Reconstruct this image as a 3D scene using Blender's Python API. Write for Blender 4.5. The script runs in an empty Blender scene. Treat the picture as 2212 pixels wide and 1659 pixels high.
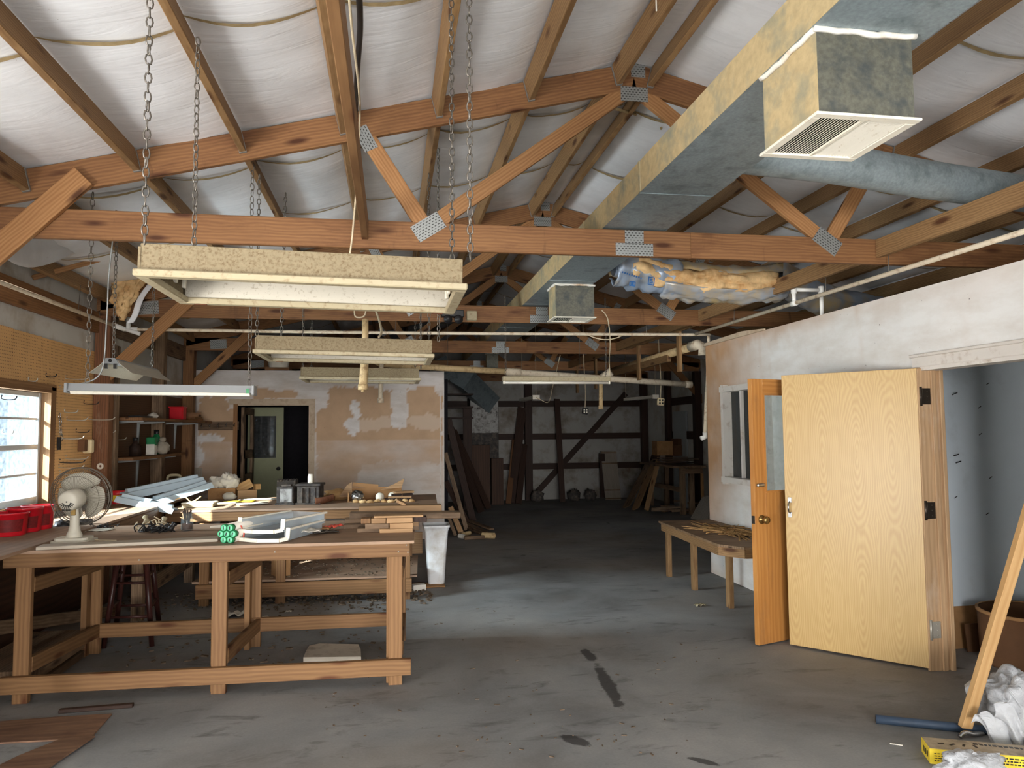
import bpy, math, random
from mathutils import Vector, Matrix, noise
random.seed(7)
C = bpy.context.scene.collection
SC = bpy.context.scene
R = math.radians
V = Vector

# ------------------------------------------------------------------ camera
FPX, YAW, PIT, ROL, EYE = 1583.0, .1634, .0637, -.0085, 1.62
_f = V((math.sin(YAW)*math.cos(PIT), math.cos(YAW)*math.cos(PIT), math.sin(PIT)))
_r = V((math.cos(YAW), -math.sin(YAW), 0)); _u = _r.cross(_f)
CR = math.cos(ROL)*_r + math.sin(ROL)*_u
CU = -math.sin(ROL)*_r + math.cos(ROL)*_u
CO = V((0, 0, EYE))
cam = bpy.data.cameras.new('camera'); co = bpy.data.objects.new('camera', cam); C.objects.link(co)
cam.sensor_width = 36; cam.lens = FPX/2212*36; cam.clip_start = .02; cam.clip_end = 200
m = Matrix((CR, CU, -_f)).transposed().to_4x4(); m.translation = CO
co.matrix_world = m; SC.camera = co
def ray(x, y): return CR*((x-1106)/FPX) + CU*(-(y-829.5)/FPX) + _f
def at_z(x, y, z): d = ray(x, y); return CO + d*((z-EYE)/d.z)
def at_y(x, y, Y): d = ray(x, y); return CO + d*(Y/d.y)
def at_x(x, y, X): d = ray(x, y); return CO + d*(X/d.x)

# ------------------------------------------------------------------ light
SC.view_settings.view_transform = 'Standard'; SC.view_settings.look = 'None'
SC.view_settings.exposure = 0.0; SC.view_settings.gamma = 1; SC.view_settings.use_curve_mapping = False
SC.cycles.max_bounces = 8; SC.cycles.diffuse_bounces = 4; SC.cycles.transparent_max_bounces = 12
SC.cycles.use_denoising = True; SC.cycles.sample_clamp_indirect = 6
w = bpy.data.worlds.new('sky'); SC.world = w; w.use_nodes = True
bg = w.node_tree.nodes['Background']; bg.inputs[0].default_value = (.74, .86, 1, 1); bg.inputs[1].default_value = .8
def sun(d, s, col):
    l = bpy.data.lights.new('sun', 'SUN'); l.energy = s; l.color = col; l.angle = R(.6)
    o = bpy.data.objects.new('sun', l); C.objects.link(o); o.rotation_euler = V(d).to_track_quat('-Z', 'Y').to_euler()
def area(name, loc, d, sx, sy, e, col):
    l = bpy.data.lights.new(name, 'AREA'); l.shape = 'RECTANGLE'; l.size = sx; l.size_y = sy; l.energy = e; l.color = col
    o = bpy.data.objects.new(name, l); C.objects.link(o); o.location = loc
    o.rotation_euler = V(d).to_track_quat('-Z', 'Y').to_euler()
sun((1, 1.25, -.62), 60, (1, .93, .82))
area('daylight_from_open_front_door', (.6, -1.25, 1.45), (.05, 1, .12), 3.4, 2.4, 20, (1, .98, .96))
area('sunlit_ground_outside_side_door', (-3.3, .75, .12), (1, .35, .75), 1.4, 3.4, 600, (1, .97, .93))
area('added_uplight_outside_window', (-4.4, 5.9, .2), (1, .1, .8), 1.6, 3, 1300, (1, .97, .92))  # lamp added outside the window to lift the middle ceiling bays
area('added_beam_front_door', (.4, -6.2, 1.5), (.02, 1, .03), 4, 2, 950, (1, .98, .96))  # lamp added beyond the front opening to brighten the deep end
area('added_fill_left_window', (-6.6, 5.0, 3.0), (1, .18, -.38), 4, 1.3, 3300, (1, .98, .95))  # lamp added high outside the window to brighten bench tops and mid floor

# ------------------------------------------------------------------ mesh builder
class MB:
    def __init__(s): s.v = []; s.f = []; s.sm = []; s.mi = []; s.pc = []; s.tn = []
    def add(s, vs, fs, pc=None, smooth=False, mat=0):
        b = len(s.v); off = V((random.random()*40, random.random()*40, random.random()*40)); t = random.random()
        for i, q in enumerate(vs):
            s.v.append(V(q)); s.pc.append((V(pc[i]) if pc else V(q)) + off); s.tn.append(t)
        for f in fs: s.f.append([b+i for i in f]); s.sm.append(smooth); s.mi.append(mat)
    def box(s, c, size, rot=None, mat=0, bev=0.0, taper=None):
        c = V(c); rot = rot or Matrix.Identity(3); hx, hy, hz = [a/2 for a in size]
        order = sorted(range(3), key=lambda i: -size[i])
        pts = []
        if bev <= 0:
            for dz in (-1, 1):
                for dx, dy in ((-1, -1), (1, -1), (1, 1), (-1, 1)):
                    k = taper if (taper and dz < 0) else 1
                    pts.append(V((dx*hx*k, dy*hy*k, dz*hz)))
            fs = [(0, 3, 2, 1), (4, 5, 6, 7), (0, 1, 5, 4), (1, 2, 6, 5), (2, 3, 7, 6), (3, 0, 4, 7)]
        else:
            b = min(bev, hx*.49, hy*.49, hz*.49); idx = {}
            for sx in (-1, 1):
                for sy in (-1, 1):
                    for sz in (-1, 1):
                        for a in range(3):
                            q = [sx*(hx-b), sy*(hy-b), sz*(hz-b)]; q[a] += (sx, sy, sz)[a]*b
                            idx[(sx, sy, sz, a)] = len(pts); pts.append(V(q))
            fs = []
            for a in range(3):
                o1, o2 = [(1, 2), (2, 0), (0, 1)][a]
                for sg in (-1, 1):
                    q = []
                    for u_, v_ in ((-1, -1), (1, -1), (1, 1), (-1, 1)):
                        k = [0, 0, 0]; k[a] = sg; k[o1] = u_; k[o2] = v_; q.append(idx[(*k, a)])
                    fs.append(q if sg > 0 else q[::-1])
                for u_ in (-1, 1):
                    for v_ in (-1, 1):
                        k0 = [0, 0, 0]; k1 = [0, 0, 0]; k0[a] = -1; k1[a] = 1
                        for k in (k0, k1): k[o1] = u_; k[o2] = v_
                        q = [idx[(*k0, o1)], idx[(*k1, o1)], idx[(*k1, o2)], idx[(*k0, o2)]]
                        fs.append(q if u_*v_ > 0 else q[::-1])
            for sx in (-1, 1):
                for sy in (-1, 1):
                    for sz in (-1, 1):
                        q = [idx[(sx, sy, sz, a)] for a in range(3)]
                        fs.append(q if sx*sy*sz > 0 else q[::-1])
        s.add([c + rot @ q for q in pts], fs, [(q[order[0]], q[order[1]], q[order[2]]) for q in pts], mat=mat)
        return s
    def beam(s, p0, p1, w, h, up=(0, 0, 1), mat=0, bev=0.0):
        # w across, h along 'up'
        p0 = V(p0); p1 = V(p1); d = (p1-p0); L = d.length; d.normalize(); u = V(up)
        if abs(d.dot(u.normalized())) > .98: u = V((0, 1, 0))
        sd = d.cross(u).normalized(); u2 = sd.cross(d).normalized()
        s.box((p0+p1)/2, (L, w, h), Matrix((d, sd, u2)).transposed(), mat, bev); return s
    def tube(s, pts, r, n=8, closed=False, mat=0, caps=True):
        pts = [V(p) for p in pts]; N = len(pts); rs = r if isinstance(r, (list, tuple)) else [r]*N
        vs = []; pc = []; prev = None; L = 0
        for i in range(N):
            a = pts[(i-1) % N] if (closed or i > 0) else pts[i]; b = pts[(i+1) % N] if (closed or i < N-1) else pts[i]
            t = (b-a).normalized()
            if prev is None:
                k = V((0, 0, 1)) if abs(t.z) < .9 else V((1, 0, 0)); x = t.cross(k).normalized()
            else:
                x = (prev - t*prev.dot(t)).normalized()
            prev = x; y = t.cross(x)
            if i: L += (pts[i]-pts[i-1]).length
            for j in range(n):
                an = 2*math.pi*j/n; vs.append(pts[i] + (x*math.cos(an)+y*math.sin(an))*rs[i]); pc.append((L, math.cos(an)*rs[i], math.sin(an)*rs[i]))
        fs = []
        for i in range(N if closed else N-1):
            for j in range(n):
                a = i*n+j; b = i*n+(j+1) % n; c = ((i+1) % N)*n+(j+1) % n; d = ((i+1) % N)*n+j
                fs.append((a, b, c, d))
        if caps and not closed: fs += [tuple(range(n))[::-1], tuple(range((N-1)*n, N*n))]
        s.add(vs, fs, pc, True, mat); return s
    def cyl(s, p0, p1, r0, r1=None, n=16, mat=0, caps=True): return s.tube([p0, p1], [r0, r0 if r1 is None else r1], n, False, mat, caps)
    def lathe(s, prof, c, n=24, axis=(0, 0, 1), mat=0):
        z = V(axis).normalized(); k = V((1, 0, 0)) if abs(z.x) < .9 else V((0, 1, 0)); x = z.cross(k).normalized(); y = z.cross(x); c = V(c)
        vs = []
        for r, h in prof:
            for j in range(n):
                a = 2*math.pi*j/n; vs.append(c + (x*math.cos(a)+y*math.sin(a))*r + z*h)
        fs = [(i*n+j, i*n+(j+1) % n, (i+1)*n+(j+1) % n, (i+1)*n+j) for i in range(len(prof)-1) for j in range(n)]
        s.add(vs, fs, None, True, mat); return s
    def prism(s, poly, z0, z1, mat=0, frame=None, smooth=False):
        # poly list of 2D pts; frame (origin, ex, ey, ez)
        o, ex, ey, ez = frame or (V((0, 0, 0)), V((1, 0, 0)), V((0, 1, 0)), V((0, 0, 1)))
        n = len(poly); vs = [o+ex*a+ey*b+ez*z0 for a, b in poly]+[o+ex*a+ey*b+ez*z1 for a, b in poly]
        pc = [(a, b, z0) for a, b in poly]+[(a, b, z1) for a, b in poly]
        fs = [tuple(range(n))[::-1], tuple(range(n, 2*n))]+[(i, (i+1) % n, n+(i+1) % n, n+i) for i in range(n)]
        s.add(vs, fs, pc, smooth, mat); return s
    def grid(s, fn, nu, nv, mat=0, smooth=True, pc=None):
        vs = []; pcs = []
        for i in range(nu+1):
            for j in range(nv+1):
                vs.append(fn(i/nu, j/nv)); pcs.append(pc(i/nu, j/nv) if pc else vs[-1])
        fs = [(i*(nv+1)+j, (i+1)*(nv+1)+j, (i+1)*(nv+1)+j+1, i*(nv+1)+j+1) for i in range(nu) for j in range(nv)]
        s.add(vs, fs, pcs, smooth, mat); return s
    def blob(s, c, size, nz=.3, fr=3.0, seed=0, n=14, flat=None, mat=0):
        c = V(c)
        def fn(u, v):
            th = 2*math.pi*u; ph = math.pi*v
            d = V((math.sin(ph)*math.cos(th), math.sin(ph)*math.sin(th), math.cos(ph)))
            k = 1+nz*noise.noise(d*fr+V((seed, seed*1.7, 0)))+nz*.5*noise.noise(d*fr*2.7+V((seed, 3, seed)))
            q = V((d.x*size[0]*k, d.y*size[1]*k, d.z*size[2]*k))
            if flat is not None and q.z < flat: q.z = flat
            return c+q
        s.grid(fn, n*2, n, mat); return s
    def obj(s, name, mats, parent=None, mod=None, org=None):
        if not isinstance(mats, (list, tuple)): mats = [mats]
        xs = [p.x for p in s.v]; ys = [p.y for p in s.v]; zs = [p.z for p in s.v]
        o0 = V(org) if org else V(((min(xs)+max(xs))/2, (min(ys)+max(ys))/2, min(zs)))
        me = bpy.data.meshes.new(name); me.from_pydata([tuple(p-o0) for p in s.v], [], s.f)
        for mt in mats: me.materials.append(mt)
        me.polygons.foreach_set('use_smooth', s.sm); me.polygons.foreach_set('material_index', s.mi)
        a = me.attributes.new('pco', 'FLOAT_VECTOR', 'POINT'); a.data.foreach_set('vector', [c for p in s.pc for c in p])
        a = me.attributes.new('tone', 'FLOAT', 'POINT'); a.data.foreach_set('value', s.tn)
        me.update()
        o = bpy.data.objects.new(name, me); C.objects.link(o); o.location = o0
        if parent: o.parent = parent; o.location = o0 - wloc(parent)
        if mod:
            if mod[0] == 'solid':
                k = o.modifiers.new('thick', 'SOLIDIFY'); k.thickness = mod[1]; k.offset = 0
            if mod[0] == 'sub':
                k = o.modifiers.new('sub', 'SUBSURF'); k.levels = k.render_levels = mod[1]
        return o
def wloc(o):
    p = V(o.location)
    while o.parent: o = o.parent; p += V(o.location)
    return p
def tag(o, label, cat, group=None, kind=None):
    o['label'] = label; o['category'] = cat
    if group: o['group'] = group
    if kind: o['kind'] = kind
    return o
def thing(name, label, cat, loc, group=None):
    o = bpy.data.objects.new(name, None); C.objects.link(o); o.location = loc; o.empty_display_size = .1
    return tag(o, label, cat, group)
def part(mb, name, mat, parent, label=None, mod=None):
    o = mb.obj(name, mat, parent, mod)
    if label: o['label'] = label
    return o
def single(mb, name, mat, label, cat, group=None, mod=None, kind=None): return tag(mb.obj(name, mat, None, mod), label, cat, group, kind)
def struct(mb, name, mat, parent=None, mod=None):
    o = mb.obj(name, mat, parent, mod)
    if not parent: o['kind'] = 'structure'
    return o
def box1(c, size, rot=None, bev=0.0): return MB().box(c, size, rot, 0, bev)
def beam1(a, b, w, h, up=(0, 0, 1), bev=.003): return MB().beam(a, b, w, h, up, 0, bev)
def rz(a): return Matrix.Rotation(a, 3, 'Z')
def bez(a, b, c, d, n=12):
    a, b, c, d = V(a), V(b), V(c), V(d); o = []
    for i in range(n+1):
        t = i/n; o.append(a*(1-t)**3+b*3*t*(1-t)**2+c*3*t*t*(1-t)+d*t**3)
    return o
def smooth_path(pts, n=6):
    pts = [V(p) for p in pts]; o = []
    for i in range(len(pts)-1):
        p0 = pts[max(i-1, 0)]; p1 = pts[i]; p2 = pts[i+1]; p3 = pts[min(i+2, len(pts)-1)]
        for k in range(n):
            t = k/n; o.append(.5*((2*p1)+(p2-p0)*t+(2*p0-5*p1+4*p2-p3)*t*t+(3*p1-p0-3*p2+p3)*t**3))
    o.append(pts[-1]); return o

# ------------------------------------------------------------------ materials
def nt(name):
    mt = bpy.data.materials.new(name); mt.use_nodes = True; t = mt.node_tree; t.nodes.clear()
    o = t.nodes.new('ShaderNodeOutputMaterial'); b = t.nodes.new('ShaderNodeBsdfPrincipled'); t.links.new(b.outputs[0], o.inputs[0])
    return mt, t, b, o
def N(t, typ, **k):
    n = t.nodes.new(typ)
    for a, b in k.items():
        if isinstance(b, (int, float, str, bool)) and hasattr(n, a): setattr(n, a, b)
    return n
def pco(t, scale=(1, 1, 1), src='pco'):
    if src == 'obj': a = t.nodes.new('ShaderNodeTexCoord').outputs['Object']
    elif src == 'pos': a = t.nodes.new('ShaderNodeNewGeometry').outputs['Position']
    else:
        n = t.nodes.new('ShaderNodeAttribute'); n.attribute_name = src; a = n.outputs['Vector']
    mp = t.nodes.new('ShaderNodeMapping'); mp.inputs['Scale'].default_value = scale; t.links.new(a, mp.inputs[0]); return mp.outputs[0]
def nz(t, vec, scale, detail=3, rough=.5, dist=0):
    n = t.nodes.new('ShaderNodeTexNoise'); t.links.new(vec, n.inputs['Vector'])
    n.inputs['Scale'].default_value = scale; n.inputs['Detail'].default_value = detail; n.inputs['Roughness'].default_value = rough; n.inputs['Distortion'].default_value = dist
    return n.outputs['Fac']
def ramp(t, fac, stops):
    r = t.nodes.new('ShaderNodeValToRGB'); t.links.new(fac, r.inputs[0]); e = r.color_ramp.elements
    while len(e) < len(stops): e.new(.5)
    for k, (p, c) in zip(e, stops):
        k.position = p; k.color = (*c, 1) if len(c) == 3 else c
    return r.outputs[0]
def mixc(t, fac, a, b, mode='MIX'):
    n = t.nodes.new('ShaderNodeMix'); n.data_type = 'RGBA'; n.blend_type = mode
    for i, val in ((0, fac), (6, a), (7, b)):
        if hasattr(val, 'is_linked') or hasattr(val, 'links'): t.links.new(val, n.inputs[i])
        else: n.inputs[i].default_value = val if i == 0 else ((*val, 1) if len(val) == 3 else val)
    return n.outputs[2]
def mth(t, op, a, b=None):
    n = t.nodes.new('ShaderNodeMath'); n.operation = op
    for i, val in ((0, a), (1, b)):
        if val is None: continue
        if hasattr(val, 'links'): t.links.new(val, n.inputs[i])
        else: n.inputs[i].default_value = val
    return n.outputs[0]
def attr(t, name):
    n = t.nodes.new('ShaderNodeAttribute'); n.attribute_name = name; return n.outputs['Fac']
def sepx(t, v):
    n = t.nodes.new('ShaderNodeSeparateXYZ'); t.links.new(v, n.inputs[0]); return n.outputs
def bump(t, b, h, strength=.3, dist=.01):
    n = t.nodes.new('ShaderNodeBump'); n.inputs['Strength'].default_value = strength; n.inputs['Distance'].default_value = dist
    t.links.new(h, n.inputs['Height']); t.links.new(n.outputs[0], b.inputs['Normal'])
def setc(t, b, col, rough=.6, metal=0, spec=.3):
    if hasattr(col, 'links'): t.links.new(col, b.inputs['Base Color'])
    else: b.inputs['Base Color'].default_value = (*col, 1)
    b.inputs['Roughness'].default_value = rough; b.inputs['Metallic'].default_value = metal; b.inputs['Specular IOR Level'].default_value = spec
def srgb(*c): return tuple((x/255/12.92 if x/255 <= .04045 else ((x/255+.055)/1.055)**2.4) for x in c)
def plain(name, c, rough=.55, metal=0, spec=.35, var=.12, sc=14, dirt=None, dscale=6, dpos=.58):
    mt, t, b, o = nt(name); v = pco(t); f = nz(t, v, sc, 4, .6)
    lo = tuple(x*(1-var) for x in c); hi = tuple(min(1, x*(1+var)) for x in c)
    col = ramp(t, f, [(.3, lo), (.7, hi)])
    if dirt:
        g = nz(t, v, dscale, 6, .65); col = mixc(t, ramp(t, g, [(dpos-.1, (0, 0, 0)), (dpos+.12, (1, 1, 1))]), col, dirt)
    setc(t, b, col, rough, metal, spec); return mt
def wood(name, c1, c2, knot=None, ring=11, rough=.62, tone=.3, dirt=None, fig=5, damt=.58, streak=None):
    mt, t, b, o = nt(name); v = pco(t, (.28, 1, 1))
    wv = t.nodes.new('ShaderNodeTexWave'); wv.wave_type = 'BANDS'; wv.bands_direction = 'Y'; t.links.new(v, wv.inputs[0])
    wv.inputs['Scale'].default_value = ring; wv.inputs['Distortion'].default_value = fig; wv.inputs['Detail'].default_value = 2; wv.inputs['Detail Scale'].default_value = 1.1
    f2 = nz(t, pco(t, (2.5, 110, 110)), 1, 3, .6)
    f3 = nz(t, pco(t, (1.3, 6, 6)), 1, 2)
    fac = mth(t, 'ADD', mth(t, 'MULTIPLY', wv.outputs['Fac'], .26), mth(t, 'ADD', mth(t, 'MULTIPLY', f2, .42), mth(t, 'MULTIPLY', f3, .42)))
    col = ramp(t, fac, [(.28, c1), (.85, c2)])
    if knot:
        vo = t.nodes.new('ShaderNodeTexVoronoi'); t.links.new(pco(t, (2.4, 9, 9)), vo.inputs['Vector']); vo.inputs['Scale'].default_value = 1
        col = mixc(t, ramp(t, vo.outputs['Distance'], [(.1, (1, 1, 1)), (.24, (0, 0, 0))]), col, knot)
    if streak:
        g = nz(t, pco(t, (7, 1.1, 1.1)), 1, 5, .7)
        col = mixc(t, ramp(t, g, [(.62, (0, 0, 0)), (.72, (.6, .6, .6))]), col, streak)
    if dirt:
        g = nz(t, pco(t, (1.2, 4, 4)), 1.4, 6, .7)
        col = mixc(t, ramp(t, g, [(damt-.1, (0, 0, 0)), (damt+.14, (.85, .85, .85))]), col, dirt)
    tn = mth(t, 'ADD', mth(t, 'MULTIPLY', attr(t, 'tone'), tone), 1-tone*.5)
    vm = t.nodes.new('ShaderNodeVectorMath'); vm.operation = 'SCALE'; t.links.new(col, vm.inputs[0]); t.links.new(tn, vm.inputs['Scale'])
    setc(t, b, vm.outputs[0], rough, 0, .25); bump(t, b, fac, .12, .004); return mt
M = {}
M['fir'] = wood('fir_beam', srgb(166, 124, 82), srgb(128, 87, 53), srgb(76, 48, 30), 16)
M['firdark'] = wood('fir_red', srgb(148, 107, 70), srgb(110, 74, 46), srgb(74, 42, 24), 15, dirt=srgb(96, 60, 38), damt=.6, streak=srgb(70, 44, 30))
M['purlin'] = wood('purlin', srgb(160, 127, 88), srgb(116, 85, 55), srgb(80, 50, 30), 20, fig=7)
M['pine'] = wood('pine', srgb(141, 106, 71), srgb(110, 78, 50), srgb(90, 54, 32), 12, fig=4)
M['oldwood'] = wood('weathered', srgb(150, 124, 98), srgb(98, 76, 56), srgb(60, 44, 30), 14, dirt=srgb(72, 56, 42), damt=.55)
M['darkwood'] = wood('dark_wood', srgb(66, 47, 38), srgb(38, 26, 21), None, 12)  # near-black tone also puts the far lumber's shade into the colour
M['postwood'] = wood('stained_post', srgb(132, 90, 62), srgb(88, 58, 40), None, 14, dirt=srgb(170, 146, 122), damt=.66)
M['scrap'] = wood('scrap', srgb(176, 142, 104), srgb(136, 104, 72), srgb(90, 60, 36), 12, tone=.5)
M['greywood'] = wood('grey_board', srgb(150, 140, 128), srgb(110, 100, 90), None, 14)
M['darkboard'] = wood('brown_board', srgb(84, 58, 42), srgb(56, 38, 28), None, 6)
M['ply'] = wood('plywood_top', srgb(176, 146, 120), srgb(150, 120, 98), None, 5, fig=8, dirt=srgb(132, 112, 96), damt=.52, tone=.1)
M['stoolwood'] = wood('mahogany', srgb(74, 40, 34), srgb(40, 20, 18), None, 12, rough=.35)
M['pale'] = wood('pale_board', srgb(196, 186, 170), srgb(166, 154, 138), None, 12, tone=.1)
M['plank'] = wood('new_plank', srgb(196, 160, 112), srgb(168, 126, 78), None, 8, fig=4, tone=.1)
M['trimwood'] = wood('trim_wood', srgb(190, 158, 122), srgb(156, 124, 92), None, 10, dirt=srgb(196, 176, 156), damt=.66, tone=.15)
M['orange'] = wood('orange_door', srgb(192, 136, 74), srgb(162, 106, 52), None, 8, rough=.35, dirt=srgb(140, 100, 66), damt=.64, tone=.05)
def veneer():
    mt, t, b, o = nt('oak_veneer'); v = pco(t); x = sepx(t, v); n1 = nz(t, pco(t, (1.2, 5, 5)), 1, 3)
    A = mth(t, 'PINGPONG', x[1], .115)
    L = mth(t, 'PINGPONG', mth(t, 'ADD', x[0], mth(t, 'MULTIPLY', n1, .25)), .52)
    r = mth(t, 'SQRT', mth(t, 'ADD', mth(t, 'POWER', mth(t, 'MULTIPLY', A, 1.0), 2), mth(t, 'POWER', mth(t, 'MULTIPLY', L, .17), 2)))
    k = mth(t, 'SINE', mth(t, 'MULTIPLY', mth(t, 'ADD', r, mth(t, 'MULTIPLY', n1, .06)), 520))
    fine = nz(t, pco(t, (3, 180, 180)), 1, 3)
    fac = mth(t, 'ADD', mth(t, 'MULTIPLY', k, .13), mth(t, 'ADD', mth(t, 'MULTIPLY', fine, .5), .25))
    col = ramp(t, fac, [(.2, srgb(176, 143, 90)), (.85, srgb(202, 172, 117))])
    setc(t, b, col, .35, 0, .4); return mt
M['veneer'] = veneer()
def liner():
    mt, t, b, o = nt('white_vinyl_liner'); v = pco(t, (1, 1, 1), 'pos')
    f = nz(t, v, 2.2, 4, .6); g = nz(t, pco(t, (1.2, 7, 2), 'pos'), 1.6, 4, .5, 1.2)
    col = ramp(t, f, [(.25, srgb(216, 217, 219)), (.6, srgb(238, 240, 243))])
    sp = nz(t, v, 60, 2); col = mixc(t, ramp(t, sp, [(.74, (0, 0, 0)), (.8, (.7, .7, .7))]), col, srgb(140, 132, 120))
    setc(t, b, col, .38, 0, .45); bump(t, b, g, .22, .02); return mt
M['liner'] = liner()
def concrete():
    mt, t, b, o = nt('old_concrete'); v = pco(t, (1, 1, 1), 'pos')
    f = nz(t, v, .9, 8, .62, .4); g = nz(t, pco(t, (1, 2.6, 1), 'pos'), 2.6, 8, .68, .6); h = nz(t, v, 70, 3)
    col = ramp(t, f, [(.3, srgb(116, 115, 114)), (.5, srgb(142, 142, 142)), (.72, srgb(166, 164, 161))])
    col = mixc(t, ramp(t, g, [(.56, (0, 0, 0)), (.74, (.75, .75, .75))]), col, srgb(66, 63, 61))
    st = nz(t, v, 1.5, 4, .5, .8); col = mixc(t, ramp(t, st, [(.69, (0, 0, 0)), (.73, (.8, .8, .8))]), col, srgb(50, 47, 45))
    tn = nz(t, pco(t, (.35, .5, 1), 'pos'), 1, 3); col = mixc(t, ramp(t, tn, [(.45, (0, 0, 0)), (.7, (.45, .45, .45))]), col, srgb(150, 128, 104))
    col = mixc(t, mth(t, 'MULTIPLY', h, .28), col, srgb(60, 58, 56))
    # the long dark smear and the round stain on the near slab
    x = sepx(t, v)
    def blot(cx, cy, rx, ry, a):
        ca, sa = math.cos(a), math.sin(a); dx = mth(t, 'SUBTRACT', x[0], cx); dy = mth(t, 'SUBTRACT', x[1], cy)
        u = mth(t, 'ADD', mth(t, 'MULTIPLY', dx, ca/rx), mth(t, 'MULTIPLY', dy, sa/rx)); q = mth(t, 'ADD', mth(t, 'MULTIPLY', dx, -sa/ry), mth(t, 'MULTIPLY', dy, ca/ry))
        return mth(t, 'ADD', mth(t, 'SQRT', mth(t, 'ADD', mth(t, 'POWER', u, 2), mth(t, 'POWER', q, 2))), mth(t, 'MULTIPLY', mth(t, 'SUBTRACT', nz(t, v, 9, 5, .7), .5), 1.6))
    for (cx, cy, rx, ry, a, cc) in blots:
        col = mixc(t, ramp(t, blot(cx, cy, rx, ry, a), [(.75, (.8, .8, .8)), (1.05, (0, 0, 0))]), col, cc)
    setc(t, b, col, .75, 0, .25); bump(t, b, g, .15, .01); return mt
blots = []
for (p0, p1, w_) in (((1290, 1435), (1340, 1530), .05), ((1262, 1405), (1280, 1425), .05), ((1222, 1590), (1262, 1608), .05), ((1500, 1640), (1540, 1650), .03)):
    a = at_z(*p0, 0); c = at_z(*p1, 0); d = c-a; blots.append(((a.x+c.x)/2, (a.y+c.y)/2, d.length*.5+.04, w_, math.atan2(d.y, d.x), srgb(46, 43, 42)))
M['floor'] = concrete()
M['cream'] = plain('dusty_cream_enamel', srgb(206, 190, 150), .6, 0, .3, .06, 8, srgb(176, 148, 98), 22, .5)
M['creamdust'] = plain('dust_caked_enamel', srgb(130, 117, 93), .8, 0, .15, .1, 60, srgb(98, 81, 58), 100, .58)
M['rimcream'] = plain('cream_rim', srgb(162, 150, 122), .5, 0, .3, .05, 8, srgb(126, 106, 76), 40, .62)
M['whiteenamel'] = plain('white_enamel', srgb(236, 230, 214), .35, 0, .5, .03, 6, srgb(170, 150, 110), 30, .68)
M['dirtywhite'] = plain('speckled_white', srgb(186, 180, 166), .5, 0, .3, .03, 6, srgb(120, 104, 84), 70, .66)
M['lightgrey'] = plain('grey_enamel', srgb(138, 140, 141), .35, 0, .4, .03)
M['galv'] = plain('galvanised_steel', srgb(140, 152, 156), .5, .35, .5, .16, 60, srgb(104, 116, 118), 9, .6)
M['galvdust'] = plain('dust_coated_steel', srgb(186, 166, 126), .8, .05, .2, .12, 30, srgb(140, 140, 122), 5, .56)
M['galvdark'] = plain('blotched_steel', srgb(98, 97, 86), .6, .2, .35, .26, 55, srgb(70, 74, 73), 14, .55)
M['sealant'] = plain('white_sealant', srgb(232, 228, 218), .6, 0, .3, .05, 10, srgb(186, 140, 84), 7, .6)
M['steel'] = plain('zinc_chain', srgb(120, 114, 106), .4, .7, .5, .2, 40)
M['blacksteel'] = plain('dark_steel', srgb(52, 50, 50), .45, .6, .4, .2)
M['pvc'] = plain('dusty_pvc', srgb(222, 208, 184), .5, 0, .35, .04, 6, srgb(160, 124, 88), 18, .62)
M['pvcwhite'] = plain('clean_pvc', srgb(236, 234, 228), .4, 0, .4, .03)
M['pvctan'] = plain('tan_pvc', srgb(204, 178, 134), .55, 0, .3, .06, 8, srgb(140, 108, 72), 16, .6)
M['cordwhite'] = plain('old_cord', srgb(206, 190, 160), .6)
M['black'] = plain('black_plastic', srgb(30, 29, 30), .4, 0, .4, .2)
M['dustyblack'] = plain('dusty_black', srgb(66, 62, 60), .7, 0, .2, .25, 20, srgb(104, 94, 84), 10, .56)
M['fanplastic'] = plain('fan_plastic', srgb(206, 200, 184), .4, 0, .4, .03, 6, srgb(150, 140, 122), 12, .68)
M['bladeplastic'] = plain('fan_blade', srgb(186, 180, 164), .45, 0, .3, .04)
M['wire'] = plain('fan_wire', srgb(112, 104, 94), .45, .5, .4, .1)
M['red'] = plain('red_plastic', srgb(206, 26, 40), .3, 0, .5, .08)
M['redlabel'] = plain('label_dark', srgb(112, 30, 30), .5, 0, .3, .3, 60)
M['yellow'] = plain('yellow_print', srgb(236, 206, 60), .45, 0, .4, .04)
M['yellowgrey'] = plain('box_top_print', srgb(168, 152, 128), .5, 0, .35, .2, 22, srgb(70, 62, 52), 9, .6)
M['green'] = plain('green_cap', srgb(28, 120, 70), .35, 0, .5, .08)
M['greenlight'] = plain('green_tube_end', srgb(120, 214, 168), .35, 0, .5, .08)
M['tube'] = plain('lamp_tube', srgb(226, 220, 208), .25, 0, .6, .03)
M['strap'] = plain('red_strap', srgb(214, 82, 66), .4)
M['card'] = plain('cardboard', srgb(164, 124, 84), .8, 0, .15, .12, 8, srgb(128, 94, 62), 5, .6)
M['carddark'] = plain('brown_carton', srgb(104, 74, 52), .8, 0, .15, .12, 8)
M['paper'] = plain('loose_paper', srgb(226, 220, 208), .7, 0, .2, .06)
M['bluesheet'] = plain('blue_white_metal', srgb(196, 214, 226), .4, 0, .4, .06, 5)
M['insul'] = plain('yellow_fibreglass', srgb(226, 192, 142), .9, 0, .05, .16, 22, srgb(190, 144, 92), 7, .56)
M['insuledge'] = plain('seam_fibreglass', srgb(164, 144, 108), .9, 0, .05, .22, 24)
M['foil'] = plain('silver_blue_jacket', srgb(150, 164, 182), .3, .25, .6, .12, 6, srgb(190, 168, 124), 2.4, .56)
M['foiltan'] = plain('dusty_jacket', srgb(196, 172, 128), .7, 0, .25, .12, 6, srgb(150, 160, 172), 3.4, .58)
M['blueink'] = plain('blue_ink', srgb(40, 98, 160), .5)
M['brass'] = plain('worn_brass', srgb(150, 122, 74), .3, .9, .5, .12)
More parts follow.
